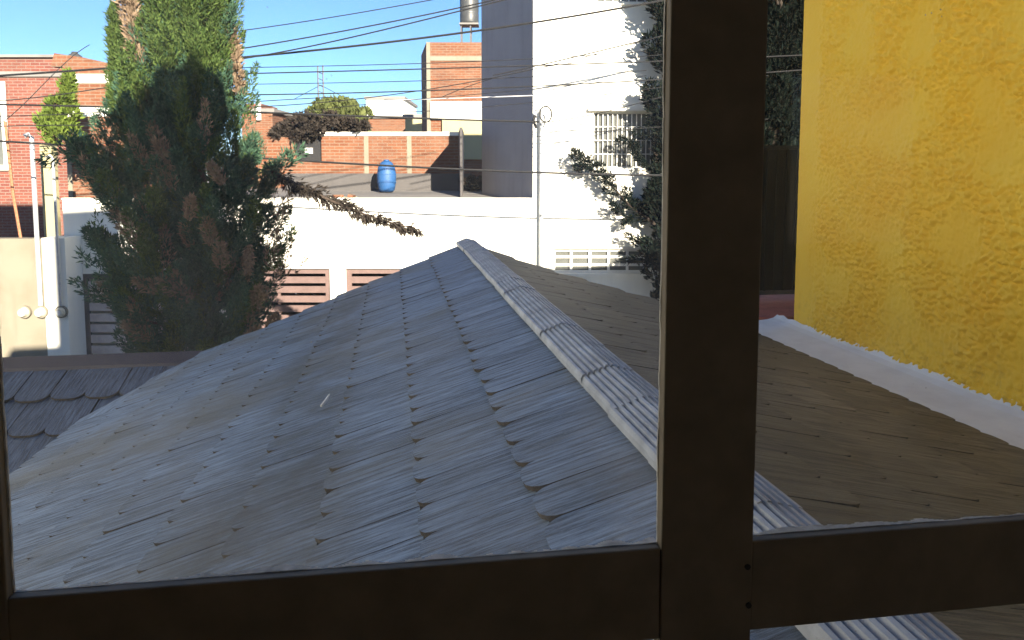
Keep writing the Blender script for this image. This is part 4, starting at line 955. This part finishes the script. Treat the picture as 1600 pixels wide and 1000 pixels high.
# ------------------------------------------------------------------ overhead cables along the street
def cable(pts, Y, rad, label, m=M['cable'], sag=0):
    pts = [(p[0], p[1], p[2] if len(p) > 2 else Y) for p in pts]
    xs = np.array([p[0] for p in pts]); n = 48; q = np.linspace(xs[0], xs[-1], n)
    order = np.argsort(xs); xi = xs[order]; yi = np.array([p[1] for p in pts])[order]; Yi = np.array([p[2] for p in pts])[order]
    # smooth polyline: fit a low-order polynomial through the points
    dg = min(3, len(pts) - 1); cf = np.polyfit(xi, yi, dg); cY = np.polyfit(xi, Yi, min(1, len(pts) - 1))
    W = [P(a, np.polyval(cf, a) , float(np.polyval(cY, a))) for a in q]
    o = MB().tube(W, rad, 5).build('overhead_cable', m, origin=W[n // 2]); return tag(o, label, 'cable', 'overhead cables along the street')
YK = 13.4
cable([(-60, 122), (112, 112), (225, 100), (382, 91), (563, 71), (760, 46), (1005, 6), (1120, -16)], YK, 0.019, 'thickest overhead cable rising from the cypress past the grey wall')
cable([(362, 50), (500, 30), (700, -5), (900, -45)], YK + .3, 0.009, 'topmost thin overhead cable crossing the open sky')
cable([(340, 82), (369, 77), (540, 48), (718, 12), (850, -18)], YK + .1, 0.012, 'overhead cable second from the top in the open sky')
cable([(360, 95), (382, 91), (466, 76), (600, 47), (718, 17), (830, -10)], YK - .1, 0.012, 'overhead cable branching up from the thickest cable')
cable([(360, 116), (382, 115), (520, 111), (665, 108), (832, 103), (1010, 96), (1300, 84)], YK, 0.011, 'level overhead cable crossing the brick tower top third')
cable([(360, 149), (387, 148), (520, 145), (665, 142), (832, 136), (1005, 125), (1300, 106)], YK + .2, 0.011, 'level overhead cable crossing the brick tower middle')
cable([(360, 170), (419, 164), (520, 157), (602, 150), (760, 126), (1005, 62), (1150, 20)], YK + .4, 0.008, 'thin overhead cable climbing steeply across the white facade')
cable([(600, 157), (660, 155), (755, 152), (840, 149)], YK + 1.2, 0.010, 'pale overhead cable in front of the grey side wall', M['cable_pale'])
cable([(-60, 162), (60, 165), (165, 168), (380, 173), (529, 181), (700, 187), (843, 190)], YK + .6, 0.017, 'dark overhead cable sagging to the service mast')
cable([(-60, 218), (0, 220), (125, 227), (180, 231), (440, 251), (605, 260), (780, 267), (1000, 272), (1250, 274)], YK + .3, 0.018, 'lowest dark overhead cable crossing in front of the blue drum')
cable([(-60, 158), (60, 152), (165, 137), (382, 118)], YK + .5, 0.009, 'thin overhead cable just above the lime green cypress')
cable([(-60, 182), (60, 180), (165, 175), (380, 160), (520, 152)], YK + .7, 0.008, 'thin overhead cable passing behind the lime green cypress')
cable([(-20, 205), (50, 150), (100, 100), (140, 70)], YK + .8, 0.007, 'thin slanting cable in front of the far left brick house')
cable([(690, 152), (832, 108), (1005, 88), (1200, 60)], YK + 1.0, 0.007, 'thinnest overhead cable across the white facade')
cable([(845, 192), (930, 178), (1010, 158), (1150, 120)], YK + 1.4, 0.009, 'overhead cable leaving the service mast to the right')
cable([(640, 175), (832, 160), (1005, 140), (1200, 118)], YK + 1.1, 0.007, 'thin overhead cable just above the looped service mast')
cable([(832, 214), (930, 206), (1010, 200), (1200, 186)], YK + 1.6, 0.007, 'thin overhead cable crossing the upper grille window')
cable([(770, 118), (860, 98), (1005, 63), (1150, 28)], YK + 1.3, 0.012, 'dark overhead cable rising across the tall white facade')
cable([(-60, 200), (60, 196), (165, 196), (300, 200)], YK + 0.9, 0.008, 'thin overhead cable between lime cypress and lowest cable')
cable([(360, 106), (480, 104), (620, 100), (832, 92), (1010, 80)], YK + .35, 0.007, 'thin level overhead cable just under the thickest one')
cable([(360, 132), (500, 130), (665, 126), (832, 120), (1010, 110)], YK + .55, 0.007, 'thin level overhead cable between the two level dark ones')
cable([(420, 182), (560, 165), (700, 150), (832, 140), (1010, 118)], YK + .75, 0.006, 'hair-thin overhead cable rising past the antenna foot')
